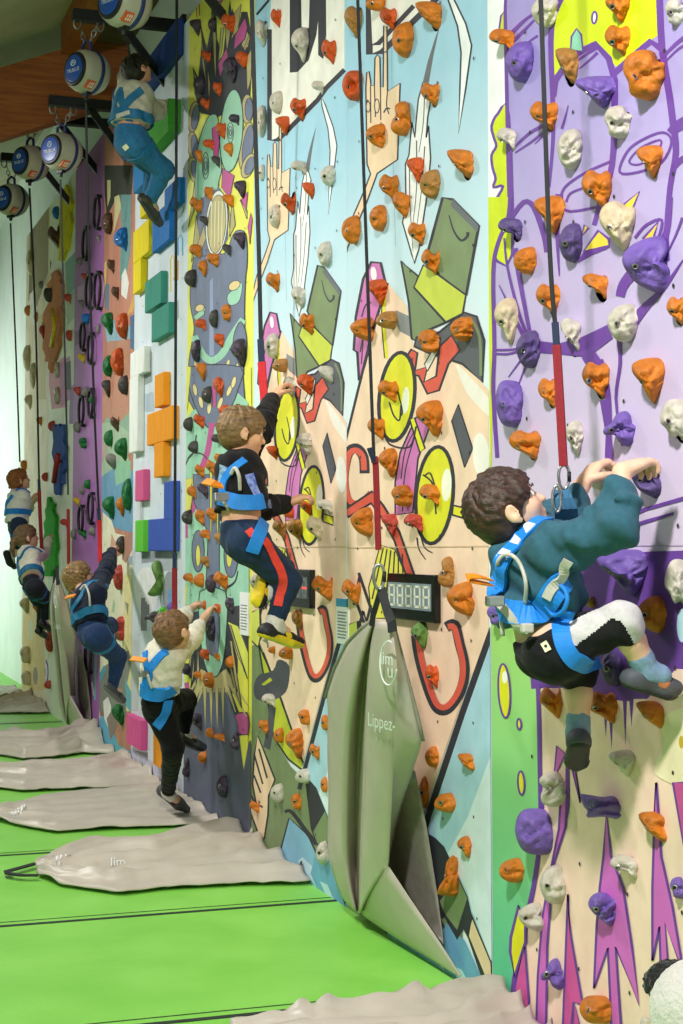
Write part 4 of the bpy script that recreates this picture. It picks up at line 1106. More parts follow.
def map_text(s, fn):                                   # letters laid on a surface: fn(u, v) with u, v about -1..1
    V_, F_ = text_mesh(s); xs = [v.x for v in V_]; ys = [v.y for v in V_]; cx, cy = (min(xs) + max(xs)) / 2, (min(ys) + max(ys)) / 2; wx, wy = (max(xs) - min(xs)) / 2, (max(ys) - min(ys)) / 2
    return [fn((v.x - cx) / wx, (v.y - cy) / wy) for v in V_], F_
def link_chain(mb, a, b_, n, r=.016, t=.004):
    a = Vector(a); b_ = Vector(b_); d = (b_ - a) / n
    for k in range(n):
        c = a + d * (k + .5); u = d.normalized(); s = u.orthogonal().normalized() if k % 2 else u.cross(u.orthogonal()).normalized(); L_ = d.length * .68
        mb.tube([c + u * L_ * math.cos(t2) + s * r * math.sin(t2) for t2 in [j * 2 * math.pi / 12 for j in range(12)]], t, 6, 0, True)
def belay_proto():
    root = empty('auto_belay', (0, 0, 0)); ax = Vector((0, -1, 0)); R0 = .15
    mb = MB(); mb.lathe([(.09, -.13), (.125, -.12), (R0, -.075), (R0 * 1.02, .0), (R0, .045), (.13, .095), (.115, .10)], (0, 0, 0), ax, 36); mb.build('housing', m_shell, root, True)
    mb = MB(); mb.lathe([(R0 * 1.0, -.05), (R0 * 1.05, -.045), (R0 * 1.05, -.02), (R0 * 1.0, -.015)], (0, 0, 0), ax, 36); mb.build('band', m_navy, root, True)
    mb = MB(); mb.lathe([(.122, .09), (.122, .108), (.112, .114), (.10, .114)], (0, 0, 0), ax, 36); mb.build('bezel', m_black, root, True)
    mb = MB(); mb.lathe([(.098, .10), (.098, .1155), (.09, .117), (.001, .118)], (0, 0, 0), ax, 36); face = mb.build('face', m_blue, root, True)
    mb = MB(); V_, F_ = map_text('TRUBLUE', lambda u, v: (u * .07, -.1195, -.012 + v * .013)); mb.add(V_, F_)
    mb.tube([(.026 * math.cos(k * 2 * math.pi / 16), -.1195, .04 + .02 * math.sin(k * 2 * math.pi / 16)) for k in range(16)], .0028, 5, 0, True); mb.tube([(-.02, -.1195, .03), (0, -.1195, .05), (.02, -.1195, .03)], .003, 5)
    mb.build('logo', m_wh, face)
    mb = MB(); a0 = math.radians(-52)
    def lab(u, v, e): a = a0 + u * .24; r = R0 * 1.012 + e; return (r * math.cos(a), v * .032 - .04, r * math.sin(a))
    g = 6; vs = [lab(-1 + 2 * i / g, s, e) for i in range(g + 1) for s, e in ((-1, -.01), (1, -.01), (1, .004), (-1, .004))]
    fs = [(i * 4 + k, i * 4 + (k + 1) % 4, i * 4 + 4 + (k + 1) % 4, i * 4 + 4 + k) for i in range(g) for k in range(4)]; mb.add(vs, fs); lo_ = mb.build('warning_label', m_or, root)
    mb = MB()
    for v0 in (-.45, .05, .5): mb.add([lab(-.6, v0, .0055), lab(.6, v0, .0055), lab(.6, v0 + .25, .0055), lab(-.6, v0 + .25, .0055)], [(0, 1, 2, 3)])
    mb.build('label_print', m_wh, lo_)
    mb = MB(); mb.box((-.035, -.02, -R0 - .02), (.035, .02, -R0 + .02)); mb.tube([(0, 0, -R0), (0, 0, -R0 - .05)], [.02, .014], 10); mb.build('nozzle', m_black, root)
    mb = MB(); mb.tube([(-.05, 0, R0 - .02), (-.045, 0, R0 + .05), (0, 0, R0 + .075), (.045, 0, R0 + .05), (.05, 0, R0 - .02)], .012, 8); mb.build('handle', m_navy, root, True)
    mb = MB(); link_chain(mb, (-.03, 0, R0 + .06), (-.06, 0, R0 + .175), 3); mb.build('chain', m_steel, root, True); mb = MB(); link_chain(mb, (.04, 0, R0 + .06), (.09, .02, R0 + .175), 3); mb.build('chain', m_steel, root, True)
    return root
def copy_tree(o, parent=None):
    c = o.copy(); C.objects.link(c)
    if parent: c.parent = parent
    for ch in list(o.children): copy_tree(ch, c)
    return c
bel = [(124, 3, 8.6, 'auto belay drum at the top edge of the picture, above the top climber', -64), (86.5, 72, 10.1, 'auto belay drum in front of the timber rafter, left of the top climber', -62),
       (61, 152, 11.3, 'auto belay drum just under the timber rafter, third from the top', -58), (30, 163, 12.4, 'auto belay drum half hidden behind the third one', -62), (11, 200, 13.5, 'lowest auto belay drum at the left edge of the picture', -56)]
pb = belay_proto(); BEL = []
for i, (x, y, f, l, a) in enumerate(bel):
    o = pb if i == 0 else copy_tree(pb); p = at(x, y, f); o.location = p; o.rotation_euler = (0, 0, math.radians(a)); BEL.append(p)
    s = .9; o.scale = (s, s, s); tag(o, l, 'auto belay', 'auto belay drums on the wall top')
    # steel arm that carries it
    root = empty('support_arm', (.1, p.y + .02, p.z + .37)); mb = MB(); zt = p.z + .37
    mb.box((p.x - .09, p.y - .02, zt - .035), (.12, p.y + .06, zt + .035)); bevel(mb.build('arm', m_dark, root), .004)
    mb = MB(); mb.beam((p.x * .55, p.y + .02, zt - .03), (.12, p.y + .02, zt - .52), .05, .03, 0, (0, 1, 0)); mb.build('strut', m_dark, root)
    mb = MB(); mb.box((.10, p.y - .06, zt - .6), (.129, p.y + .1, zt + .06)); mb.build('wall_plate', m_dark, root)
    for dx in (-.06, .09):
        mb = MB(); mb.tube([(p.x + dx + .022 * math.cos(k * math.pi / 6), p.y + .02, zt - .05 + .04 * math.sin(k * math.pi / 6)) for k in range(12)], .006, 6, 0, True); mb.build('shackle', m_steel, root, True)
    tag(root, ['dark steel arm above the topmost auto belay drum', 'dark steel arm holding the drum in front of the rafter', 'dark steel arm holding the third auto belay drum', 'dark steel arm holding the half hidden auto belay drum', 'dark steel arm holding the lowest auto belay drum'][i], 'support arm', 'steel arms on the wall top')
# ---------- hanging belay straps ----------
m_web = mat('black_webbing', '1e2124', rough=.7, scale=200); m_redw = mat('red_sleeve', '8c1c28', rough=.65, scale=120); m_redb = mat('bright_red_sleeve', 'd8202a', rough=.65, scale=120); m_stitch = mat('navy_stitching', '27324e', rough=.8, scale=150)
def carab(root, p, h=.1, dirx=None, col=None):
    d = Vector((RT.x, RT.y, 0)) if dirx is None else Vector(dirx); w = h * .22; up = Vector((0, 0, 1)); P = []
    for k in range(20):
        a = k * 2 * math.pi / 20; r = 1 + .12 * math.sin(a); P.append(Vector(p) + d * (w * math.cos(a) * r) + up * (h / 2 * math.sin(a)))
    mb = MB(); mb.tube(P, h * .07, 8, 0, True); cb = mb.build('carabiner', m_steel if col is None else col, root, True)
    mb = MB(); mb.tube([Vector(p) + d * w * .98 + up * h * .22, Vector(p) + d * w * .98 - up * h * .2], h * .085, 8); mb.build('gate_sleeve', m_dark, cb, True)
def strap(label, pts, w, sleeve_from=None, red=None, stitch=True, cb=None, thick=.004, sf=1.9):
    P = [Vector(p) for p in pts]; root = empty('belay_strap', P[0]); tn = [(CAM - p) * Vector((1, 1, 0)) + Vector((-.6, 0, 0)) for p in P]
    Q = [Vector(q) for q in spline(P, 8)]; N = [Vector((-.75, -.66, 0))] * len(Q)
    zs = sleeve_from if sleeve_from is not None else -9
    up_ = [q for q in Q if q.z > zs - .02]; mb = MB(); mb.ribbon(up_, N, w, thick); mb.build('webbing', m_web, root)
    if sleeve_from is not None:
        lo = [q for q in Q if q.z <= zs + .02]
        if len(lo) > 1:
            mb = MB(); mb.ribbon(lo, N, w * sf, thick * 1.8); mb.build('sleeve', red or m_redw, root)
        if stitch:
            k = min(range(len(Q)), key=lambda i: abs(Q[i].z - zs)); d = (Q[max(k - 1, 0)] - Q[min(k + 1, len(Q) - 1)]).normalized()
            mb = MB(); mb.ribbon([Q[k], Q[k] + d * w * 5], N, w * 1.5, thick * 1.7); mb.build('stitching', m_stitch, root)
    if cb: carab(root, cb[0], cb[1])
    return tag(root, label, 'belay strap', 'belay straps')
m_seamw = None
B = lambda p: Vector(p)
strap('grey belay strap with a red lower sleeve running to the teal-hooded boy', [at(520, -590, 4.4), at(530, -300, 4.38), at(538, -60, 4.36), at(541, 0, 4.35), at(550, 250, 4.33), at(557, 345, 4.32), at(564, 466, 4.3)], .0125, at(557, 345, 4.32).z, None, True, (at(564, 477, 4.3), .066))
strap('thick black belay strap with bright red sleeve behind the black-hooded boy', [at(250, -140, 7.45), at(251, -60, 7.45), at(252, 0, 7.45), at(259, 250, 7.45), at(262, 362, 7.42), at(268, 432, 7.35)], .022, at(262, 362, 7.42).z, m_redb)
p_c = onx(379, 577, .33)
strap('thin black belay strap with dark red sleeve clipped to the standing gate', [onx(349, -410, .36), onx(355, -60, .36), onx(358, 0, .36), onx(365, 200, .36), onx(373.5, 440, .35), onx(376, 463, .34), onx(379, 550, .33)], .011, onx(376, 462, .34).z, None, True, (p_c, .085))
strap('belay strap with dark red sleeve above the boy in black leggings', [at(177.5, -10, 9.2), at(177, 0, 9.2), at(176, 300, 9.2), at(175, 568, 9.2), at(175.5, 622, 9.15)], .018, at(175, 568, 9.2).z)
strap('black belay strap with bright red end above the curly-haired child', [BEL[1] + Vector((0, 0, -.2)), at(89, 250, 10.4), at(95, 420, 10.7), at(99.5, 520, 10.9), at(100.5, 562, 10.9)], .017, at(99.5, 520, 10.9).z, m_redb)
strap('black belay strap from the third drum down to the far standing gate', [BEL[2] + Vector((0, 0, -.2)), at(64.5, 330, 11.6), at(68, 480, 11.9), at(69, 572, 12.0)], .014, at(68, 500, 11.9).z, None, False, (at(69.5, 582, 12.0), .1))
strap('black belay strap with dark red end above the child in the cream top', [BEL[3] + Vector((0, 0, -.2)), at(36, 330, 12.7), at(39.5, 490, 13.0), at(42.5, 556, 13.1)], .018, at(39.5, 490, 13.0).z)
strap('leftmost black belay strap, down to the ginger-haired child', [BEL[4] + Vector((0, 0, -.2)), at(16, 350, 13.7), at(20, 462, 13.9)], .016)
strap('short black belay strap between the topmost drum and the top climber', [BEL[0] + Vector((0, 0, -.2)), at(127, 40, 8.9), at(130, 56, 9.0)], .016)
# ---------- grey triangular belay gates ----------
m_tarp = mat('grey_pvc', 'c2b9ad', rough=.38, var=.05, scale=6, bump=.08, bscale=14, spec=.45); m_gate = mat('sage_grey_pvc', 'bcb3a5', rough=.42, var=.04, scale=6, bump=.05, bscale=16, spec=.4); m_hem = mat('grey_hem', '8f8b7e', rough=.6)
def resample(P, n):
    P = np.array(P, float); d = np.r_[0, np.cumsum(np.linalg.norm(np.diff(P, axis=0), axis=1))]; t = np.linspace(0, d[-1], n)
    return np.stack([np.interp(t, d, P[:, k]) for k in range(P.shape[1])], 1)
def loft(mb, A, B_, n, m, bulge=None, mi=0):
    A = resample(A, n); B_ = resample(B_, n); vs = []
    for i in range(n):
        for j in range(m):
            v = j / (m - 1); p = A[i] * (1 - v) + B_[i] * v
            if bulge: p = p + np.array(bulge(i / (n - 1), v))
            vs.append(tuple(p))
    mb.add(vs, [(i * m + j, (i + 1) * m + j, (i + 1) * m + j + 1, i * m + j + 1) for i in range(n - 1) for j in range(m - 1)], mi)
def solid(o, t=.006, sub=1):
    if sub: md = o.modifiers.new('s', 'SUBSURF'); md.levels = md.render_levels = sub
    md = o.modifiers.new('t', 'SOLIDIFY'); md.thickness = t; md.offset = 0; return o
def weld(o, d=.0015):
    bm = bmesh.new(); bm.from_mesh(o.data); bmesh.ops.remove_doubles(bm, verts=bm.verts, dist=d); bmesh.ops.recalc_face_normals(bm, faces=bm.faces); bm.to_mesh(o.data); bm.free(); return o
def gc(y, off=0.): s = max(0, min(1, (y - 620) / 350)); return max(.012, .30 * (1 - s) ** 1.15 + .03 + off * min(1, (y - 612) / 60) * (1 if s < .75 else (1 - s) / .25))
def gcurve(q, off): return [tuple(onx(x, y, gc(y, off))) for x, y in q]
def standing_gate():
    ap = onx(381, 619, gc(619)); root = empty('standing_gate', (0, ap.y, 0))
    left = gcurve([(373, 620), (362, 629), (348, 643), (336, 668), (326, 697), (329, 712), (327.5, 745), (329, 790), (328, 857), (342, 899), (355, 910)], .0)
    lmid = gcurve([(374, 620), (366, 640), (356, 680), (347, 740), (345, 800), (345, 860), (350, 890), (356, 911)], .05)
    val = gcurve([(375, 620), (369, 650), (365, 690), (361, 745), (358.5, 800), (357, 860), (357, 912)], -.08)
    sl = gcurve([(377, 620), (371, 650), (368, 690), (366, 735), (365, 790), (362.5, 850), (360, 913)], .05)
    sr = gcurve([(391, 622), (396, 660), (396.8, 690), (394.6, 720), (392, 790), (390, 830), (388, 866), (412, 902), (438, 940), (460, 974)], .045)
    ro = gcurve([(394, 625), (406, 672), (418.8, 723), (422.5, 741), (412, 773), (404, 795), (394.6, 826), (388.5, 862)], -.03)
    sr2 = gcurve([(391, 622), (396, 660), (396.8, 690), (394.6, 720), (392, 790), (390, 830), (388, 866)], .045)
    bl = gcurve([(360, 913), (376, 924), (400, 940), (430, 958), (460, 977)], 0.)
    mb = MB(); loft(mb, left, lmid, 28, 4); loft(mb, lmid, val, 28, 4); loft(mb, val, sl, 28, 3)
    # strip runs on into the lower triangle
    slb = resample(sl, 20); n1 = 13
    srA = resample(sr2, 20); loft(mb, slb, srA, 20, 5, lambda u, v: (-.012 * math.sin(math.pi * v), 0, 0))
    c0, c1 = slb[-1], srA[-1]
    low = [tuple(c1)] + gcurve([(412, 902), (438, 940), (460, 975)], .03); loft(mb, low, bl, 12, 5, lambda u, v: (-.02 * math.sin(math.pi * v) * (1 - u), 0, 0))
    loft(mb, sr2, ro, 26, 5, lambda u, v: (-.02 * math.sin(math.pi * v) * math.sin(math.pi * u), 0, 0))
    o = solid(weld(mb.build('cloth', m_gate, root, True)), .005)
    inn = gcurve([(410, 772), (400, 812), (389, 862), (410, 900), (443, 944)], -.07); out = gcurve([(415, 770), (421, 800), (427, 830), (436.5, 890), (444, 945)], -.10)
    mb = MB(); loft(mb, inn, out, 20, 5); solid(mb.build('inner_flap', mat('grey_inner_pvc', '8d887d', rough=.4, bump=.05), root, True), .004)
    mb = MB(); mb.tube(gcurve([(393, 623), (406, 672), (419, 723), (423, 741)], -.028), .007, 6); mb.tube(gcurve([(372, 620), (361, 629), (347, 643), (335, 668), (325.5, 697)], .0), .008, 6); mb.build('hem', m_hem, root, True)
    # carrying strap from the carabiner
    mb = MB(); k = onx(381, 590, .33); N = [Vector((-.75, -.66, 0))] * 4
    mb.ribbon([k, onx(373, 617, .34), onx(372, 626, .34)], N, .02, .004); mb.ribbon([k + Vector((.004, 0, 0)), onx(388, 612, .335), onx(392, 622, .34), onx(393, 632, .34)], N, .034, .005); mb.build('strap_loop', m_web, root)
    mb = MB()
    def on(px, py): return tuple(onx(px, py, gc(py, .045) + .034))
    for s, cx, cy, w, h, sh in (('lim', 386.5, 658, 6, 6.5, .15), ('u', 390, 673, 2.6, 5, .1), ('Lippez-', 381.5, 724, 13.5, 9, .22)):
        V_, F_ = map_text(s, lambda u, v: on(cx + u * w, cy - v * h + u * w * sh)); mb = MB(); mb.add(V_, F_); mb.build('lettering', m_wh, root)
    mb = MB(); ring = [Vector(on(388.5 + 8.5 * math.sin(a), 663 - 22 * math.cos(a))) for a in [2 * math.pi * k / 40 for k in range(40)]]
    mb.tube(ring[12:40] + ring[:3], .0028, 5); mb.build('emblem_ring', m_wh, root)
    return root
g1 = standing_gate(); tag(g1, 'standing grey belay gate with white lettering, hung from a carabiner', 'belay gate', 'standing belay gates')
g2 = copy_tree(g1); g2.location.y += 7.05; tag(g2, 'far standing belay gate leaning beside the curly-haired child', 'belay gate', 'standing belay gates')
# ---------- gates dropped flat on the mat ----------
def flat_gate(label, upper, lower, zu, seed, loop=None, text=None, ridge=.05):
    A = [tuple(onz(x, y, z)) for (x, y), z in zip(upper, zu)]; B_ = [tuple(onz(x, y, .012)) for x, y in lower]
    root = empty('fallen_gate', (A[0][0], A[0][1], 0)); mb = MB(); rg = random.Random(seed); CRE = [(.12 + .19 * i_ + rg.uniform(-.05, .05), rg.uniform(-.12, .12), rg.uniform(.5, 1.2), rg.uniform(.014, .035)) for i_ in range(5)]
    def bul(u, v):
        e = min(1, math.sin(math.pi * min(1, max(0, v))) * 3) ** .6; z = .006 + .006 * e
        for q, (vc, dv, hh, wd) in enumerate(CRE):
            c_ = vc + dv * (u - .5) + .05 * noise.noise(Vector((u * 3, seed * 7 + q, 0))); d_ = abs(v - c_)
            z += 2.3 * ridge * hh * e * (.25 + .75 * u ** .7) * (.6 + .6 * noise.noise(Vector((u * 2.6 + q * 9, seed * 3, q)))) * math.exp(-d_ / wd)
        z += .018 * e * abs(noise.noise(Vector((u * 5 + seed, v * 4, seed * 3)))) + .010 * abs(noise.noise(Vector((u * 11 + seed, v * 9, seed))))
        z += .05 * max(0, noise.noise(Vector((u * 6 + seed * 2, seed, 0))) - .1) * v ** 8
        return (0, 0, z)
    loft(mb, A, B_, 56, 44, bul); o = mb.build('cloth', m_tarp, root, True)
    for v in o.data.vertices: v.co.z = max(v.co.z, .008); v.co.x = min(v.co.x, -.012 - root.location.x)
    solid(fixn(o), .006, 0)
    if loop:
        P = [onz(x, y, .02) for x, y in loop]; mb = MB(); mb.ribbon(P, [Vector((0, 0, 1))] * len(P), .035, .006); mb.build('strap_loop', m_web, root)
    if text:
        bv = BVHTree.FromObject(o, bpy.context.evaluated_depsgraph_get())
        for s, cx, cy, w, h in text:
            def on(u, v):
                p = onz(cx + u * w, cy - v * h + u * w * -.12, .02); q = bv.ray_cast(Vector((p.x, p.y, 1)) - root.location, Vector((0, 0, -1)))
                z = (q[0].z if q[0] else .03); return (p.x, p.y, z + .006)
            V_, F_ = map_text(s, on); mb = MB(); mb.add(V_, F_); mb.build('lettering', m_wh, root)
    return tag(root, label, 'belay gate', 'grey gates lying on the mat')
flat_gate('grey belay gate lying flat with a black strap loop, nearest on the green mat', [(35, 865), (55, 855), (95, 840), (144, 842), (189, 829), (229, 828), (241, 826)], [(37, 875), (60, 885), (120, 893.5), (164, 888), (239, 884), (305, 883), (322, 881)], [.02, .02, .03, .03, .04, .03, .03], 1,
          [(36, 864), (22, 868), (7, 872), (8, 874), (22, 876), (38, 876)], [('ippez', 62, 866, 9, 4.5), ('lim', 118, 868, 7, 3)])
flat_gate('grey belay gate under the shoe of the boy in black leggings', [(-12, 814), (10, 805), (53, 794.5), (105, 790), (150, 785), (165, 782), (190, 788)], [(-12, 818), (21, 826), (56, 832), (80, 830), (116, 828), (176, 826), (224, 824)], [.02, .02, .03, .03, .03, .02, .02], 2, None, [('ippez', 19, 816, 7, 4)], .03)
flat_gate('grey belay gate lying behind the boy in black leggings', [(-30, 766), (0, 765), (58, 764), (100, 760), (120, 757), (132, 760)], [(-30, 790), (0, 788), (23, 791), (60, 789), (111, 788), (163, 785)], [.03, .03, .04, .04, .03, .03], 3)
flat_gate('crumpled grey belay gate lying in front of the far standing gate', [(-30, 737), (0, 735), (50, 735), (78, 729), (97, 729)], [(-30, 755), (0, 755), (23, 759), (58, 757), (82, 753), (122, 755)], [.05, .06, .07, .06, .04], 4, None, None, .09)
flat_gate('grey belay gate on the mat beyond the far standing gate', [(-30, 707), (0, 702), (32, 694), (44, 695)], [(-30, 714), (0, 713), (25, 713), (56, 712.5)], [.03, .04, .05, .03], 5)
flat_gate('farthest grey belay gate at the left edge of the mat', [(-30, 690), (0, 688), (15, 686), (21, 688)], [(-30, 697), (0, 696), (14, 695), (27, 694)], [.03, .03, .03, .03], 6, None, None, .02)
flat_gate('grey belay gate crumpled along the bottom edge below the green wall strip', [(230, 1024), (300, 1017), (380, 1004), (440, 1000), (478, 994), (500, 990)], [(230, 1070), (330, 1080), (420, 1085), (480, 1090), (540, 1085), (575, 1064)], [.02, .03, .05, .05, .05, .06], 7, None, None, .07)
# ---------- people: smooth-blended bodies meshed with surface nets ----------
def V3(*a): return np.array(a, float)
class Fld:
    def __init__(s, lo, hi, h):
        s.h = h; s.lo = np.array(lo, float); s.n = np.ceil((np.array(hi) - s.lo) / h).astype(int) + 1
        s.D = np.full(s.n, 9., np.float32)
    def sub(s, lo, hi):
        a = np.clip(np.floor((np.array(lo) - s.lo) / s.h).astype(int), 0, s.n - 1); b = np.clip(np.ceil((np.array(hi) - s.lo) / s.h).astype(int) + 1, 1, s.n)
        sl = tuple(slice(int(i), int(j)) for i, j in zip(a, b)); ax = [s.lo[k] + s.h * np.arange(a[k], b[k]) for k in range(3)]
        return sl, np.meshgrid(*ax, indexing='ij', sparse=True)
    def put(s, sl, d, k, op='u'):
        o = s.D[sl]; d = d.astype(np.float32)
        if op == 's': d = -d; hh = np.maximum(k - np.abs(o - d), 0) / max(k, 1e-6); s.D[sl] = np.maximum(o, d) + hh * hh * k / 4
        else: hh = np.maximum(k - np.abs(o - d), 0) / max(k, 1e-6); s.D[sl] = np.minimum(o, d) - hh * hh * k / 4
    def cap(s, a, b, ra, rb=None, k=.01, op='u'):
        a = np.array(a, float); b = np.array(b, float); rb = ra if rb is None else rb; m = max(ra, rb) + k + 3 * s.h
        sl, (X, Y, Z) = s.sub(np.minimum(a, b) - m, np.maximum(a, b) + m)
        d = b - a; L = max(d @ d, 1e-12); t = np.clip(((X - a[0]) * d[0] + (Y - a[1]) * d[1] + (Z - a[2]) * d[2]) / L, 0, 1)
        r = np.sqrt((X - a[0] - t * d[0]) ** 2 + (Y - a[1] - t * d[1]) ** 2 + (Z - a[2] - t * d[2]) ** 2) - (ra + (rb - ra) * t)
        s.put(sl, r, k, op)
    def ell(s, c, R, rad, k=.01, op='u'):
        """R: rows are the unit axes"""
        c = np.array(c, float); R = np.array(R, float); rad = np.array(rad, float); m = rad.max() + k + 3 * s.h
        sl, (X, Y, Z) = s.sub(c - m, c + m); q = [(X - c[0]) * R[i][0] + (Y - c[1]) * R[i][1] + (Z - c[2]) * R[i][2] for i in range(3)]
        k0 = np.sqrt(sum((q[i] / rad[i]) ** 2 for i in range(3))); k1 = np.sqrt(sum((q[i] / rad[i] ** 2) ** 2 for i in range(3))) + 1e-9
        s.put(sl, k0 * (k0 - 1) / k1, k, op)
    def cut(s, p, n):                     # keep the side the normal points away from
        X, Y, Z = s.sub(s.lo, s.lo + s.n * s.h)[1]; n = np.array(n, float); n /= np.linalg.norm(n)
        s.D = np.maximum(s.D, ((X - p[0]) * n[0] + (Y - p[1]) * n[1] + (Z - p[2]) * n[2]).astype(np.float32))
    def ripple(s, amp, fr, seed=0., dirs=None):
        X, Y, Z = s.sub(s.lo, s.lo + s.n * s.h)[1]; a, b = seed * 1.7, seed * 2.9
        w = np.sin(fr * (.8 * X + .5 * Y + .9 * Z) + 2.2 * np.sin(fr * .43 * (Y - X) + a) + b) * np.sin(fr * .37 * (X + Z) + 1.3 * np.sin(fr * .5 * Y + b))
        w = w + .5 * np.sin(fr * 1.9 * (Z - .6 * Y + .2 * X) + 1.5 * np.sin(fr * .8 * X + a))
        s.D = s.D + (amp * w).astype(np.float32)
    def mesh(s):
        D = s.D; nx, ny, nz = D.shape; cs_ = {}; cnt = np.zeros((nx - 1, ny - 1, nz - 1), np.int8)
        for i in (0, 1):
            for j in (0, 1):
                for k in (0, 1):
                    c = D[i:nx - 1 + i, j:ny - 1 + j, k:nz - 1 + k]; cs_[i, j, k] = c; cnt += (c < 0)
        act = (cnt > 0) & (cnt < 8); idx = np.full(act.shape, -1, np.int64); N = int(act.sum()); idx[act] = np.arange(N); I = np.argwhere(act)
        acc = np.zeros((N, 3)); num = np.zeros(N); cv = {q: c[act].astype(float) for q, c in cs_.items()}
        for q in cv:
            for ax in range(3):
                if q[ax]: continue
                e = list(q); e[ax] = 1; v0, v1 = cv[q], cv[tuple(e)]; m = (v0 < 0) != (v1 < 0); t = v0[m] / (v0[m] - v1[m])
                P = np.tile(np.array(q, float), (int(m.sum()), 1)); P[:, ax] += t; acc[m] += P; num[m] += 1
        V_ = s.lo + s.h * (I + acc / num[:, None]); fs = []
        S_ = D < 0
        for ax in range(3):
            o1, o2 = [(1, 2), (2, 0), (0, 1)][ax]; n = [nx, ny, nz]; sl0 = [slice(0, n[q]) for q in range(3)]; sl1 = list(sl0); sl0[ax] = slice(0, n[ax] - 1); sl1[ax] = slice(1, n[ax])
            A, B_ = S_[tuple(sl0)], S_[tuple(sl1)]; ch = A != B_; E_ = np.argwhere(ch); ok = (E_[:, o1] > 0) & (E_[:, o2] > 0) & (E_[:, o1] < n[o1] - 1) & (E_[:, o2] < n[o2] - 1); E_ = E_[ok]
            if not len(E_): continue
            def id_(d1, d2): q = E_.copy(); q[:, o1] -= d1; q[:, o2] -= d2; return idx[q[:, 0], q[:, 1], q[:, 2]]
            q = np.stack([id_(1, 1), id_(0, 1), id_(0, 0), id_(1, 0)], 1); fl_ = ~A[E_[:, 0], E_[:, 1], E_[:, 2]]; q[fl_] = q[fl_][:, ::-1]; fs.append(q)
        return V_, np.concatenate(fs) if fs else np.zeros((0, 4), int)
    def obj(s, name, m, parent, smooth_it=1):
        V_, f = s.mesh(); V_[:, 0] = np.minimum(V_[:, 0], -.007)
        for _ in range(smooth_it):
            acc = np.zeros_like(V_); n = np.zeros(len(V_))
            for a, b in ((0, 1), (1, 2), (2, 3), (3, 0)):
                np.add.at(acc, f[:, a], V_[f[:, b]]); np.add.at(acc, f[:, b], V_[f[:, a]]); np.add.at(n, f[:, a], 1); np.add.at(n, f[:, b], 1)
            V_ = V_ * .5 + .5 * acc / np.maximum(n, 1)[:, None]
        return mesh_obj(name, V_, f, m, parent, None, True)
def skin(h): return mat('skin_' + h, h, rough=.5, var=.05, scale=22, spec=.35)
def hairm(h, h2): return mat('hair_' + h, h, rough=.45, scale=26, col2=h2, stretch=(1, 1, 3.5), bump=.35, bscale=120, spec=.5)
def cloth(h, v=.06, sc=90, rough=.85, h2=None): return mat('cloth_' + h, h, rough=rough, var=v, scale=sc, bump=.12, bscale=260, spec=.2, sheen=.04, col2=h2)
m_hb = mat('harness_blue', '1d86e0', rough=.6, var=.05, scale=120); m_hd = mat('harness_deep_blue', '1b6f9e', rough=.6, var=.05, scale=120); m_tape = mat('grey_tape', 'c4c0b6', rough=.5, var=.04, scale=100); m_orange = mat('orange_webbing', 'f09018', rough=.6); m_gum = mat('dark_rubber', '2b2b2d', rough=.6)
def nrm(v): v = np.array(v, float); return v / np.linalg.norm(v)
def hand(F_, wr, tip, n0, side, k, curl=(28, 48, 35), kk=.003):
    d = nrm(np.array(tip) - wr); n = np.array(n0, float); n = nrm(n - d * (n @ d)); s = np.cross(d, n); th = s * side
    pc = np.array(wr) + d * .036 * k; F_.ell(pc, (d, s, n), (.040 * k, .031 * k, .0145 * k), .012)
    ln = (.047, .053, .049, .038)
    for i in range(4):
        o = (1.5 - i); p = np.array(wr) + d * (.066 - .002 * abs(o)) * k + th * o * .0158 * k; dd = nrm(d + th * o * .07); a = 0
        F_.cap(np.array(wr) + d * .03 * k + th * o * .012 * k, p, .0095 * k, .0088 * k, .006)
        for j, (fr, r0, r1) in enumerate(((.46, .0085, .0078), (.31, .0078, .007), (.23, .007, .0058))):
            a += math.radians(curl[j]); v = dd * math.cos(a) + n * math.sin(a); q = p + v * ln[i] * fr * k; F_.cap(p, q, r0 * k, r1 * k, kk); p = q
    p = np.array(wr) + d * .022 * k + th * .022 * k; q = p + nrm(d * .55 + th * .75 + n * .45) * .026 * k; F_.cap(np.array(wr) + d * .012 * k + th * .01 * k, p, .012 * k, .0105 * k, .006); F_.cap(p, q, .0105 * k, .009 * k, kk); F_.cap(q, q + nrm(d * .75 + th * .25 + n * .6) * .023 * k, .009 * k, .0065 * k, kk)
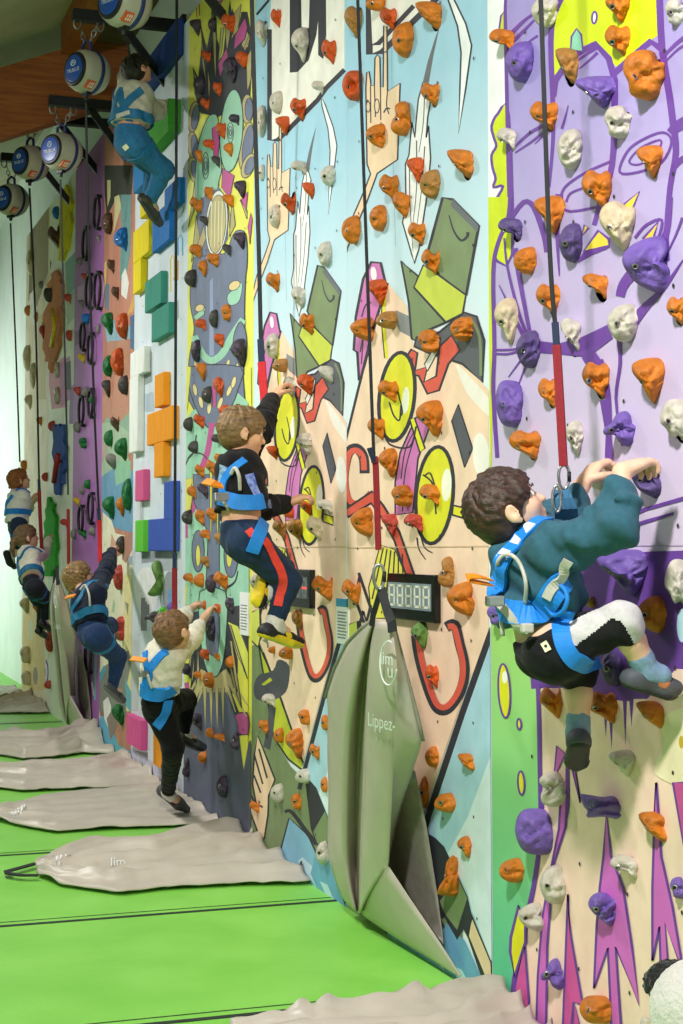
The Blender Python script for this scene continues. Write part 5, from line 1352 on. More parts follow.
def person(label, J, k, hs, face, up, top, leg, hair, shoe, res=.006, skin_c='e8b898', group=None, sleeve=1., legcut=1., hem=.75, waist=.55, sock='d8d6d0', n_hand=None, wide=1., curl_hair=0, hoodie=False, seed=0, wr_amp=.004, hemcut=True, legcol2=None, tail=None, nohair_face=True, dnv=None, slim=1., hk=1.0, shk=.86, sockl=.05, pant_top=.045, rfr=42, sole_h=.006, sockr=1.):
    J = {q: np.array(v, float) for q, v in J.items()}
    allp = np.stack(list(J.values())); lo, hi = allp.min(0) - .16 * max(k, hs), allp.max(0) + .16 * max(k, hs); hi[0] = min(hi[0], .02)
    base = Vector((float(J['pelvis'][0]), float(J['pelvis'][1]), float(lo[2] + .16 * k))); root = empty('person', base); tag(root, label, 'person', group)
    f = nrm(face); u = np.array(up, float); u = nrm(u - f * (u @ f)); r = np.cross(f, u); Rm = (r, f, u); Hc = J['head']; H = lambda a, b, c: Hc + (r * a + f * b + u * c) * hs
    sp = nrm(J['neck'] - J['pelvis']); sk = skin(skin_c)
    # --- body, one surface ---
    B_ = Fld(lo, hi, res)
    B_.cap(J['neck'] - sp * .06 * k, J['pelvis'], .075 * k, .075 * k, .02); B_.cap(J['shR'], J['shL'], .04 * k, .04 * k, .03); B_.cap(J['hipR'], J['hipL'], .068 * k, .068 * k, .03)
    B_.cap(J['neck'] - sp * .03 * k, H(0, -.02, -.05), .036 * k, .036 * k, .02)
    for s_ in 'RL':
        sh, el, wr, tip, hp, kn, an, toe = (J[q + s_] for q in ('sh', 'el', 'wr', 'tip', 'hip', 'kn', 'an', 'toe'))
        B_.cap(sh, el, .036 * k, .029 * k, .02); B_.cap(el, wr, .03 * k, .021 * k, .01); B_.cap(wr, wr + nrm(tip - wr) * .02 * k, .021 * k, .02 * k, .01)
        hand(B_, wr, tip, (n_hand or {}).get(s_, (.45, 0, -1)), 1 if s_ == 'R' else -1, k * hk)
        B_.cap(hp, kn, .058 * k * slim, .041 * k * slim, .02); m_ = kn * .65 + an * .35; B_.cap(kn, m_, .040 * k * slim, .040 * k * slim, .015); B_.cap(m_, an, .040 * k * slim, .026 * k, .015); B_.cap(an, an * .6 + toe * .4, .027 * k, .022 * k, .01)
    B_.ell(H(0, -.008, .012), Rm, np.array((.076, .094, .088)) * hs, .01); B_.ell(H(0, .03, -.045), Rm, np.array((.055, .058, .055)) * hs, .03)
    B_.ell(H(.035, .05, -.025), Rm, np.array((.026, .028, .026)) * hs, .015); B_.ell(H(-.035, .05, -.025), Rm, np.array((.026, .028, .026)) * hs, .015); B_.ell(H(0, .068, -.083), Rm, np.array((.02, .018, .014)) * hs, .015)
    for sx in (-1, 1): B_.ell(H(sx * .03, .09, .002), Rm, np.array((.016, .012, .010)) * hs, .010, 's')
    B_.cap(H(0, .083, .0), H(0, .099, -.026), .007 * hs, .0105 * hs, .008); B_.ell(H(0, .086, -.055), Rm, np.array((.019, .007, .005)) * hs, .004); B_.ell(H(0, .083, -.064), Rm, np.array((.016, .007, .005)) * hs, .004)
    for sx in (-1, 1):
        B_.cap(H(sx * .07, .0, -.016), H(sx * .09, -.004, -.016), .012 * hs, .010 * hs, .006); er, ef = nrm(r * sx - f * .5), nrm(f + r * sx * .5); B_.ell(H(sx * .094, -.008, -.014), (er, ef, u), np.array((.0075, .021, .029)) * hs, .004); B_.ell(H(sx * .103, -.002, -.010), (er, ef, u), np.array((.0055, .0105, .016)) * hs, .003, 's'); B_.ell(H(sx * .092, .003, -.037), (er, ef, u), np.array((.007, .009, .010)) * hs, .004)
    B_.obj('body', sk, root)
    for sx in (-1, 1):
        mb = MB(); c = H(sx * .03, .0725, .002); mb.lathe([(.001, .0115 * hs), (.005 * hs, .0105 * hs)], c, f, 10, 1); mb.lathe([(.0055 * hs, .0095 * hs), (.0095 * hs, .006 * hs), (.0112 * hs, 0), (.008 * hs, -.008 * hs)], c, f, 12, 0); mb.build('eye', [mat('eye_white', 'ece6e0', rough=.25), mat('eye_dark', '2c211a', rough=.2)], root, True)
        mb = MB(); mb.tube([H(sx * .017, .092, .020), H(sx * .032, .090, .026), H(sx * .048, .079, .021)], [.002 * hs, .003 * hs, .0012 * hs], 6); mb.build('eyebrow', hairm(*hair), root, True)
    # --- top ---
    o = .013 * k * wide; T_ = Fld(lo, hi, res)
    T_.cap(J['neck'] - sp * .055 * k, J['pelvis'] + sp * .02, .083 * k + o, .088 * k + o * 1.2, .03); T_.cap(J['shR'], J['shL'], .044 * k + o, None, .04)
    T_.cap(J['shR'] * .6 + J['pelvis'] * .4, J['shL'] * .6 + J['pelvis'] * .4, .06 * k + o, None, .05)
    hp_ = J['neck'] * (1 - hem) + J['pelvis'] * hem; T_.ripple(wr_amp, rfr, seed)
    T_.cut(hp_, -sp)
    for s_ in 'RL':
        sh, el, wr = (J[q + s_] for q in ('sh', 'el', 'wr')); T_.cap(sh, el, .043 * k + o, .037 * k + o, .03)
        for i_ in range(8):          # cloth bunched in folds along the sleeve
            g_ = random.Random(seed * 31 + i_ * 7 + (0 if s_ == 'R' else 99)); tt = g_.uniform(.25, 1.6); a_, b_, q_ = (sh, el, tt) if tt < 1 else (el, wr, (tt - 1) * min(1, (sleeve - .5) * 2) * .9)
            ax_ = nrm(b_ - a_); u1 = nrm(np.cross(ax_, (.3, .4, .85))); u2 = np.cross(ax_, u1); c_ = a_ + (b_ - a_) * q_; rr_ = (.040 if tt < 1 else .034) * k + o; a0_ = g_.uniform(0, 6.28); sl_ = g_.uniform(-.05, .05) * k; pv = None
            for j_ in range(6):
                an_ = a0_ + j_ * .5; pt = c_ + (u1 * math.cos(an_) + u2 * math.sin(an_)) * rr_ + ax_ * sl_ * (j_ / 5 - .5)
                if pv is not None: T_.cap(pv, pt, .010 * k * (1 - abs(j_ - 3) * .2), .010 * k * (1 - abs(j_ - 2) * .2), .012 * k)
                pv = pt
        if sleeve > .5: e2 = el + (wr - el) * (sleeve - .5) * 2; T_.cap(el, e2, .037 * k + o, .030 * k + o * .6, .02)
    if hoodie:
        nb = J['neck']; bk = -f * 1; bk = nrm(bk - sp * (bk @ sp)); T_.ell(nb + bk * .045 * k - sp * .025 * k, (r, nrm(bk), sp), np.array((.085, .042, .045)) * k, .02); T_.cap(nb + r * .06 * k + f * .02 * k, nb - r * .06 * k + f * .02 * k, .035 * k, None, .03)
    T_.cap(J['neck'] - sp * .06 * k, J['neck'] - sp * .01 * k, .05 * k, .047 * k, .02)
    T_.ripple(wr_amp * .8, rfr * 1.3, seed + 3); to = T_.obj('hoodie' if hoodie else 'shirt', top, root, 2)
    # --- trousers ---
    o = .008 * k; P_ = Fld(lo, hi, res)
    P_.cap(J['hipR'], J['hipL'], .074 * k + o, None, .03); wp = J['neck'] * (1 - waist) + J['pelvis'] * waist if waist < 1 else J['pelvis']; P_.cap(J['pelvis'] + sp * .05 * k, J['pelvis'] - sp * .01, .074 * k + o, .076 * k + o, .03)
    lc = legcut if isinstance(legcut, dict) else {'R': legcut, 'L': legcut}
    P_.cut(J['pelvis'] + sp * pant_top * k, sp)
    for s_ in 'RL':
        hp, kn, an = (J[q + s_] for q in ('hip', 'kn', 'an')); P_.cap(hp, kn, .067 * k * slim + o, .047 * k * slim + o, .03); e2 = kn + (an - kn) * lc[s_]; P_.cap(kn, e2, .047 * k * slim + o, (.046 - .014 * lc[s_]) * k * slim + o * .6, .02)
    P_.ripple(min(wr_amp * .8, .004), 50, seed + 7); tr = P_.obj('trousers', leg, root, 2)
    # --- hair ---
    hr = min(res, .005) if hs > .5 else res; m_ = .17 * hs + (.1 * hs if curl_hair or tail else 0); HF = Fld(Hc - m_, Hc + m_, max(.0035, hr * .8) if res < .008 else res * .8)
    HF.ell(H(0, -.010, .018), Rm, np.array((.086, .103, .096)) * hs, .01); HF.ell(H(0, -.035, -.02), Rm, np.array((.078, .072, .075)) * hs, .02)
    rng = random.Random(seed + 11); lift = .05; n = 300 if res < .0065 else 90
    for i in range(n):
        a = rng.uniform(0, 2 * math.pi); e = rng.uniform(-.35, 1.0); p = V3(math.cos(a) * math.sqrt(max(0, 1 - e * e)), math.sin(a) * math.sqrt(max(0, 1 - e * e)), e)
        if p[1] > .35 and p[2] < .35: continue
        cen = V3(0, 0, .95); dr = p - V3(0, -.25, 1.0); dr = dr - p * (dr @ p); dr = nrm(dr + np.cross(p, dr) * rng.uniform(-.5, .9)); q = None; L_ = rng.uniform(.055, .095); r0 = rng.uniform(.006, .0105)
        sc3 = np.array((.082, .099, .091))
        for j in range(4):
            pos = p * sc3 * (1.0 + lift + .05 * math.sin(j * 1.9 + i)) + V3(0, -.010, .018); w = H(*pos)
            if q is not None: HF.cap(q, w, r0 * hs * (1 - j * .15), r0 * hs * (.85 - j * .15), .004)
            q = w; p = p + dr * L_ / .09 / 3 + V3(0, 0, -.06); p = nrm(p); dr = nrm(dr - p * (dr @ p) + V3(rng.uniform(-.3, .3), rng.uniform(-.3, .3), rng.uniform(-.3, .2)))
    if nohair_face:
        HF.ell(H(0, .105, -.032), Rm, np.array((.074, .064, .086)) * hs, .008, 's'); HF.ell(H(0, .03, -.125), Rm, np.array((.1, .085, .055)) * hs, .01, 's')
        for sx in (-1, 1): HF.ell(H(sx * .1, .002, -.020), Rm, np.array((.03, .023, .033)) * hs, .006, 's'); HF.ell(H(sx * .07, .052, -.052), Rm, np.array((.04, .034, .05)) * hs, .006, 's')
    if curl_hair:
        for i in range(60):
            a = rng.uniform(math.pi * .95, math.pi * 2.05); rr_ = rng.uniform(.055, .09); q = None; ph = rng.uniform(0, 6); L_ = rng.uniform(.10, .2) * curl_hair
            for j in range(9):
                z = .04 - L_ * j / 8; w = H(math.cos(a) * rr_ * 1.05 + .012 * math.cos(ph + j * 1.3), math.sin(a) * rr_ * 1.0 - .01 + .012 * math.sin(ph + j * 1.3), z)
                if q is not None: HF.cap(q, w, .009 * hs, .008 * hs, .003)
                q = w
    if tail:
        q = None
        for j, (a, b, c, rr_) in enumerate(tail):
            w = H(a, b, c)
            if q is not None: HF.cap(q, w, tail[j - 1][3] * hs, rr_ * hs, .008)
            q = w
    HF.obj('hair', hairm(*hair), root)
    # --- socks and shoes ---
    for s_ in 'RL':
        kn, an, toe = (J[q + s_] for q in ('kn', 'an', 'toe')); fd = nrm(toe - an); leg_d = nrm(an - kn); sd = np.cross(fd, leg_d); sd = nrm(sd if np.linalg.norm(sd) > .1 else np.cross(fd, (0, 1, 0)))
        dn = np.cross(sd, fd); dn = nrm(dn if dn @ leg_d > 0 else -dn) if abs(dn @ leg_d) > .15 else nrm(leg_d)
        if dnv and s_ in dnv: dn = np.array(dnv[s_], float); dn = nrm(dn - fd * (dn @ fd)); sd = np.cross(fd, dn)
        L_ = max(np.linalg.norm(toe - an), .095 * k); toe2 = an + fd * L_
        if sock:
            SF = Fld(an - .09 * k, an + .09 * k, min(res, .006)); up_ = an - leg_d * sockl * k; SF.cap(up_, an, .036 * k * sockr, .034 * k * sockr, .005); SF.cap(an, an + fd * .03 * k, .033 * k * sockr, .032 * k * sockr, .01); SF.ripple(.0012, 120, seed); SF.obj('sock', sock if not isinstance(sock, str) else cloth(sock), root)
        fdir = nrm(toe2 - an + 0 * dn); hl = an - fdir * .028 * k + dn * .028 * k; bl = an + fdir * L_ * .55 + dn * .026 * k; te = an + fdir * (L_ - .02 * k) + dn * .018 * k
        up1, so1, ac1 = shoe; k0_ = k; k = k * shk; bx = np.stack([hl, bl, te, an]); SF = Fld(bx.min(0) - .07 * k, bx.max(0) + .07 * k, min(res, .006))
        SF.cap(hl, bl, .036 * k, .037 * k, .015); SF.cap(bl, te, .036 * k, .025 * k, .015); SF.cap(an + dn * .005 * k, hl, .037 * k, .036 * k, .02); SF.cap(an - dn * .03 * k, an + dn * .02, .031 * k, .031 * k, .005, 's'); SF.cut(hl + dn * .016 * k, dn); so = SF.obj('shoe', up1, root)
        SF = Fld(bx.min(0) - .07 * k, bx.max(0) + .07 * k, min(res, .006)); SF.cap(hl, bl, .039 * k, .041 * k, .015); SF.cap(bl, te, .040 * k, .029 * k, .015); SF.cut(hl + dn * .026 * k, dn); SF.cut(hl + dn * sole_h * k, -dn); SF.obj('sole', so1, so)
        if ac1:
            SF = Fld(bx.min(0) - .07 * k, bx.max(0) + .07 * k, min(res, .006)); mid = an + fdir * L_ * .38 + dn * .01 * k; SF.cap(mid - sd * .03 * k, mid + sd * .03 * k, .022 * k, None, .005)
            SF2 = Fld(bx.min(0) - .07 * k, bx.max(0) + .07 * k, SF.h); SF2.cap(hl, bl, .0385 * k, .0395 * k, .015); SF2.cap(bl, te, .0385 * k, .027 * k, .015); SF2.cap(an + dn * .005 * k, hl, .039 * k, .038 * k, .02); SF.D = np.maximum(SF.D, SF2.D); SF.cut(hl + dn * .010 * k, dn); SF.obj('shoe_strap', ac1, so)
        k = k0_
    root['_b'] = 1; del root['_b']
    return root, to, tr, dict(J=J, sp=sp, r=r, f=f, u=u, k=k, H=H)
def bvh_of(*os):
    vs, fs = [], []
    for o in os:
        b = len(vs); off = Vector(parent_loc(o)); vs += [v.co + off for v in o.data.vertices]; fs += [tuple(b + i for i in p.vertices) for p in o.data.polygons]
    return BVHTree.FromPolygons(vs, fs)
def lay(bv, pts, n=5, closed=False, off=.003):
    P, N = [], []
    for q in spline(pts, n, closed):
        h = bv.find_nearest(Vector(q))
        if h[0] is None: continue
        P.append(h[0] + h[1] * off); N.append(h[1])
    for _ in range(2):
        P = [P[0]] + [(P[i - 1] + P[i] * 2 + P[i + 1]) / 4 for i in range(1, len(P) - 1)] + [P[-1]]; N = [N[0]] + [(N[i - 1] + N[i] * 2 + N[i + 1]).normalized() for i in range(1, len(N) - 1)] + [N[-1]]
    return P, N
def seen(bv, px):                      # where the rays through these photo points meet the clothes
    out = []
    for x, y in px:
        h = bv.ray_cast(CAM, ray(x, y).normalized())
        out.append(h[0] if h[0] else None)
    return [p for p in out if p is not None]
def band(root, name, bv, pts, w, m, t=.006, closed=False, off=.002, parent=None, n=5):
    if len(pts) < 2: return None
    P, N = lay(bv, pts, n, closed, off); mb = MB()
    if closed: P.append(P[0]); N.append(N[0])
    mb.ribbon(P, N, w, t); return mb.build(name, m, parent or root)
def loop_pts(bv, c, ax, n=20, R=.5, ref=None):
    c = Vector(c); ax = Vector(ax).normalized(); u = ax.orthogonal().normalized(); w = ax.cross(u); out = []
    for i in range(n):
        a = 2 * math.pi * i / n; d = u * math.cos(a) + w * math.sin(a); h = bv.ray_cast(c + d * R, -d)
        if h[0] and (h[0] - c).length < R * .75: out.append(h[0])
    return out
def harness(root, bv, I, belt=(.045, None), blue=None, tail=True):
    """generic sit harness: waist belt, two leg loops, crossed back straps, orange tag, buckle"""
    blue = blue or m_hb; J, sp, k, f, r = I['J'], I['sp'], I['k'], I['f'], I['r']; c = J['pelvis'] + sp * .085 * k
    wb = loop_pts(bv, c, sp, 22, .5 * k); band(root, 'waist_belt', bv, wb, .05 * k, blue, .009 * k, True)
    for s_ in 'RL':
        t = .28; q = J['hip' + s_] * (1 - t) + J['kn' + s_] * t; d = nrm(J['kn' + s_] - J['hip' + s_]); lp = loop_pts(bv, q, nrm(d + sp * -.15), 18, .22 * k)
        if len(lp) > 8: band(root, 'leg_loop', bv, lp, .038 * k, blue, .007 * k, True)
    bk = nrm(-f + sp * (f @ sp))
    for sx in (1, -1):
        a = J['sh' + ('R' if sx > 0 else 'L')] * .6 + J['neck'] * .4; P = [a + f * .08 * k + sp * 0, a + sp * .06 * k, a + bk * .09 * k - sp * .04 * k, J['neck'] - sp * .13 * k + bk * .12 * k, c + bk * .1 * k - r * sx * .05 * k]
        band(root, 'shoulder_strap', bv, P, .034 * k, blue, .007 * k)
    return c, bk

def patch(root, name, o, poly, m, off=.002):
    """a panel sewn on a garment: its faces under the outlined patch, lifted a little"""
    P = [tuple(map(float, q.split(','))) for q in poly.split()]; me = o.data; L_ = Vector(parent_loc(o)); keep = []
    def inside(x, y):
        c = False
        for i in range(len(P)):
            (x1, y1), (x2, y2) = P[i - 1], P[i]
            if (y1 > y) != (y2 > y) and x < (x2 - x1) * (y - y1) / (y2 - y1) + x1: c = not c
        return c
    sg = 1 if sum((v.normal.dot(v.co - Vector(me.vertices[0].co)) for v in list(me.vertices)[::50])) > 0 else -1
    for f_ in me.polygons:
        c = f_.center + L_; x, y, d = proj(c)
        if inside(x, y) and f_.normal.dot(CAM - c) * sg > 0: keep.append(f_)
    if len(keep) < 3: return None
    byv = {}                                # the largest connected piece only
    for n_, f_ in enumerate(keep):
        for i in f_.vertices: byv.setdefault(i, []).append(n_)
    left = set(range(len(keep))); best = []
    while left:
        st = [left.pop()]; comp = list(st)
        while st:
            for i in keep[st.pop()].vertices:
                for m_ in byv[i]:
                    if m_ in left: left.discard(m_); st.append(m_); comp.append(m_)
        if len(comp) > len(best): best = comp
    keep = [keep[i] for i in best]
    idx = {}; vs = []; fs = []
    for f_ in keep:
        q = []
        for i in f_.vertices:
            if i not in idx: idx[i] = len(vs); vs.append(me.vertices[i].co + me.vertices[i].normal * sg * off + L_)
            q.append(idx[i])
        fs.append(q)
    return mesh_obj(name, vs, fs, m, root, None, True)
# ---------- the climbers ----------
def ja(**q): return {n: at(*v) for n, v in q.items()}
def jx(**q): return {n: onx(*v) for n, v in q.items()}
# 1: teal hoodie, nearest
J1 = ja(head=(507, 508, 4.24), neck=(527, 547, 4.23), pelvis=(548, 640, 4.2), shR=(553, 550, 4.10), shL=(546, 534, 4.34), elR=(618, 524, 3.98), wrR=(622, 472, 4.04), tipR=(655, 456, 4.13),
        elL=(566, 520, 4.40), wrL=(581, 487, 4.46), tipL=(598, 462, 4.5), hipR=(556, 648, 4.12), knR=(622, 622, 4.06), anR=(648, 672, 4.09), toeR=(679, 681, 4.10), hipL=(556, 650, 4.27), knL=(579, 672, 4.33), anL=(578, 735, 4.30), toeL=(575, 759, 4.47))
teal = cloth('335f6f', .07, 60); r1, t1, p1, I1 = person('boy in a teal hoodie climbing the lavender panel, nearest the camera', J1, 1.12, .97, (.84, -.26, .5), (-.45, .1, 1), teal, cloth('1a1a1c', .1, 80), ('4a3023', '26170f'),
        (mat('shoe_slate', '4d5058', rough=.6), m_gum, mat('shoe_tan', 'a86a42', rough=.5)), .005, 'ecbfa2', sleeve=.82, dnv={'L': (-.2, -.45, -1)}, slim=.8, hk=1.12, sockl=.04, sockr=.86, shk=.75, pant_top=.01, rfr=26, legcut={'R': .18, 'L': .05}, hem=.78, sock='7f9db8', hoodie=True, seed=1, wr_amp=.012, n_hand={'R': (.5, .1, -1), 'L': (.8, 0, -.6)})
b1 = bvh_of(t1, p1)
band(r1, 'waist_belt', b1, seen(b1, [(491, 598), (500, 606), (516, 613), (537, 614), (549, 600), (558, 586), (564, 578)]), .062, m_hb, .012)
band(r1, 'shoulder_strap', b1, seen(b1, [(497, 596), (498, 580), (501, 566), (509, 552), (521, 538), (534, 526), (545, 520)]), .052, m_hb, .008)
sb = seen(b1, [(501, 566), (509, 552), (521, 538), (534, 526), (545, 520)])
if len(sb) > 3:
    P, N = lay(b1, sb, 6, False, .009)
    for i in (3, 9, 15):
        if i + 3 < len(P): mb = MB(); mb.ribbon(P[i:i + 4], N[i:i + 4], .04, .003); mb.build('reflective_patch', mat('reflective', 'e6e6ea', rough=.4), r1)
band(r1, 'shoulder_strap', b1, seen(b1, [(505, 556), (503, 570), (501, 590)]), .03, m_hb, .012)
band(r1, 'webbing', b1, seen(b1, [(549, 597), (556, 582), (563, 568), (568, 559)]), .026, m_tape, .006, off=.012)
band(r1, 'webbing', b1, seen(b1, [(499, 600), (508, 610), (517, 620), (526, 627)]), .022, m_tape, .006, off=.014)
band(r1, 'leg_loop', b1, seen(b1, [(566, 610), (562, 622), (561, 635), (565, 648), (573, 659), (584, 664), (596, 661)]), .046, m_hb, .009)
def cord(root, name, bv, px, offs, r, m):
    P = []
    for (x, y), o in zip(px, offs):
        h = bv.ray_cast(CAM, ray(x, y).normalized()); f_ = (h[0] - CAM).dot(FW) if h[0] else at_last[0]
        at_last[0] = f_; P.append(at(x, y, f_ - o))
    mb = MB(); mb.tube(spline(P, 6), r, 8); return mb.build(name, m, root, True)
at_last = [4.1]
cord(r1, 'haul_loop', b1, [(497, 574), (498, 562), (504, 555), (513, 556), (521, 566), (526, 584), (525, 603)], [.02, .03, .04, .045, .045, .04, .02], .0055, m_tape)
cord(r1, 'gear_loop', b1, [(545, 606), (553, 615), (562, 612), (567, 602), (566, 592), (560, 585)], [.02, .03, .04, .04, .03, .02], .006, m_hb)
q0 = at(491, 577, 4.1); mb = MB(); mb.ribbon([at(490, 580, 4.13), at(478, 577, 4.1), at(468, 577, 4.09), at(467, 580, 4.09), at(478, 583, 4.1), at(490, 585, 4.13)], [Vector((-.3, -.4, .9))] * 6, .03, .004); mb.build('pull_tab', m_orange, r1)
mb = MB(); c = at(495, 601, 4.07); mb.box(c - Vector((.025, .012, .014)), c + Vector((.025, .012, .014))); bevel(mb.build('buckle', m_steel, r1), .005)
mb = MB(); c = at(527, 628, 4.04); mb.box(c - Vector((.016, .01, .012)), c + Vector((.016, .01, .012))); bevel(mb.build('buckle', m_tape, r1), .004)
cord(r1, 'webbing_tail', b1, [(499, 606), (501, 620), (503, 636)], [.03, .05, .05], .006, m_tape)
# pale side panel on the raised trouser leg, waistband label
patch(r1, 'side_panel', p1, '566,634 569,623 585,615 603,607 620,599 634,600 643,610 650,640 634,644 629,634 622,622 612,618 602,626 589,636 575,646 566,647', mat('cloth_pale_grey', 'cccac8', rough=.85, var=.05, scale=90))
sd_ = seen(b1, [(543.5, 642), (546, 646), (548.5, 651)]); lb = band(r1, 'woven_label', b1, sd_, .018, mat('cloth_label', 'eee8c8', rough=.8), .003, n=2)
if lb: mb = MB(); q = sd_[1]; nr = b1.find_nearest(q)[1]; mb.lathe([(.004, .004), (.004, .0068)], q, nr, 8); mb.build('label_mark', mat('label_dark', '2a2a2a', rough=.8), lb)
# device on the chest
mb = MB(); c = at(557, 499, 4.16); mb.tube([c + Vector((RT * .011 * math.cos(a))) + Vector((0, 0, .036 * math.sin(a))) + FW * .004 for a in [k * math.pi / 10 for k in range(20)]], .0045, 8, 0, True); mb.build('ring', m_steel, r1, True)
mb = MB(); N = [Vector((-.6, -.8, .1))] * 4
for dx in (-6, 0, 6): mb.ribbon([at(563 + dx * .3, 492, 4.2), at(563 + dx * .8, 500, 4.17), at(566 + dx, 508, 4.17), at(567 + dx, 518, 4.2)], N, .03, .006)
mb.build('tie_in_loop', mat('cloth_slate_blue', '35698c', rough=.8), r1)
# 2: black hoodie
J2 = jx(head=(243, 432, .40), neck=(239, 459, .42), pelvis=(242, 534, .42), shR=(247, 475, .38), shL=(236, 470, .40), elR=(256, 507, .31), wrR=(286, 504, .15), tipR=(307, 495, .06), elL=(262, 425, .24), wrL=(272, 400, .12), tipL=(284, 382, .05),
        hipR=(249, 543, .41), knR=(288, 582, .22), anR=(273, 627, .29), toeR=(304, 639, .12), hipL=(244, 538, .40), knL=(282, 570, .18), anL=(268, 588, .30), toeL=(264, 606, .33))
m_yel = mat('shoe_yellow', 'e8c820', rough=.5); m_blk = mat('shoe_black', '222226', rough=.6)
r2, t2, p2, I2 = person('boy in a cropped black hoodie and navy trousers climbing the goggles wall', J2, 1.12, .98, (1, -.1, -.2), (.15, 0, 1), cloth('1d1d20', .1, 60), cloth('223552', .08, 60), ('967448', '644a2c'), (m_blk, m_yel, m_yel), .006, 'e6b08c', sleeve=.97, dnv={'L': (-1, -.2, 0)}, slim=.92, hk=1.15, sockl=.025, sole_h=-.010, legcut={'R': .72, 'L': .5}, hem=.70, sock='d8d4cc', hoodie=True, seed=2, n_hand={'R': (.5, 0, -1), 'L': (.7, 0, -.8)})
b2 = bvh_of(t2, p2)
band(r2, 'waist_belt', b2, seen(b2, [(221, 497), (228, 500), (236, 502), (246, 503), (256, 503), (262, 501)]) or [], .065, m_hb, .012)
band(r2, 'shoulder_strap', b2, seen(b2, [(224, 502), (223, 490), (225, 480), (232, 470), (240, 464), (245, 460)]), .032, m_hb, .009)
cord(r2, 'haul_loop', b2, [(231, 474), (235, 468), (239, 476), (240, 490)], [.03, .06, .07, .03], .008, m_tape)
band(r2, 'leg_loop', b2, seen(b2, [(263, 522), (260, 532), (256, 542), (252, 552)]), .055, m_hb, .009)
mb = MB(); mb.ribbon([onx(222, 487, .56), onx(213, 484, .6), onx(205, 482, .62)], [Vector((-.5, -.5, .8))] * 3, .035, .008); mb.build('pull_tab', m_orange, r2)
mb = MB(); c = onx(221, 497, .58); mb.box(c - Vector((.03, .015, .018)), c + Vector((.03, .015, .018))); bevel(mb.build('buckle', m_steel, r2), .005)
cord(r2, 'webbing_tail', b2, [(219, 497), (226, 505), (229, 512)], [.03, .04, .04], .007, m_tape)
band(r2, 'side_stripe', b2, seen(b2, [(264, 540), (270, 550), (276, 562), (281, 572), (283, 584), (280, 596), (278, 606)]), .038, mat('cloth_coral', 'e8483a', rough=.8), .003)
band(r2, 'sleeve_print', b2, seen(b2, [(249, 474), (252, 484), (256, 493), (262, 500), (270, 504)]), .04, mat('cloth_print_blue', '9fb2e8', rough=.8, scale=60, col2='3f5ec0'), .003)
band(r2, 'back_print', b2, seen(b2, [(224, 466), (223, 474), (222, 482)]), .04, mat('cloth_print_pale', 'b8cfe4', rough=.8, scale=60, col2='4f86b4'), .003)
band(r2, 'red_badge', b2, seen(b2, [(248, 530), (251, 533), (253, 536)]), .035, mat('cloth_coral', 'e8483a'), .004, n=2)
# 3: white shirt, black leggings, one foot on the dropped gate
J3 = jx(head=(173, 631, .42), neck=(162, 650, .46), pelvis=(158, 700, .46), shR=(172, 658, .42), shL=(158, 652, .44), elR=(191, 640, .28), wrR=(205, 617, .10), tipR=(215, 599, .02), elL=(181, 619, .24), wrL=(191, 609, .12), tipL=(201, 598, .03),
        hipR=(159, 708, .44), knR=(173, 748, .38), anR=(172, 788, .40), toeR=(191, 807, .30), hipL=(165, 704, .40), knL=(186, 699, .18), anL=(183, 734, .20), toeL=(207, 745, .05))
J3['toeR'] = onz(190, 811, .045); J3['anR'] = J3['toeR'] - RT * .125 + Vector((0, 0, .10))
r3, t3, p3, I3 = person('boy in a cream shirt and black leggings standing on a dropped grey gate', J3, 1.02, .93, (.85, .5, .1), (-.15, 0, 1), cloth('ddd6c6', .05, 60), cloth('0e0e10', .1, 60), ('8a6440', '5a3f28'), (mat('shoe_grey', '4a4c4e', rough=.6), m_gum, mat('shoe_dark_strap', '2a2c24', rough=.6)), .0065, 'e4b092', sleeve=.78, legcut=.93, hem=.80, sock='e2e0dc', seed=3, n_hand={'R': (.7, 0, -.6), 'L': (.7, 0, -.6)})
b3 = bvh_of(t3, p3)
band(r3, 'waist_belt', b3, seen(b3, [(142, 689), (150, 693), (160, 694), (168, 692), (173, 688)]), .075, m_hb, .012)
band(r3, 'shoulder_strap', b3, seen(b3, [(149, 673), (154, 663), (162, 655), (168, 651)]), .04, m_hb, .009); band(r3, 'shoulder_strap', b3, seen(b3, [(146, 652), (146, 660), (150, 672)]), .035, m_hb, .009)
band(r3, 'back_strap', b3, seen(b3, [(149, 666), (149, 676), (146, 688)]), .05, m_hb, .009)
band(r3, 'leg_loop', b3, seen(b3, [(168, 700), (166, 710), (162, 718), (157, 727)]), .05, m_hb, .009)
mb = MB(); mb.ribbon([onx(146, 661, .58), onx(139, 660, .6), onx(132, 659, .62)], [Vector((-.5, -.5, .8))] * 3, .03, .008); mb.build('pull_tab', m_orange, r3)
cord(r3, 'webbing_tail', b3, [(147, 672), (149, 680), (152, 688)], [.02, .03, .03], .008, m_tape)
mb = MB(); c = onx(144, 674, .56); mb.box(c - Vector((.025, .015, .015)), c + Vector((.025, .015, .015))); bevel(mb.build('buckle', m_steel, r3), .005)
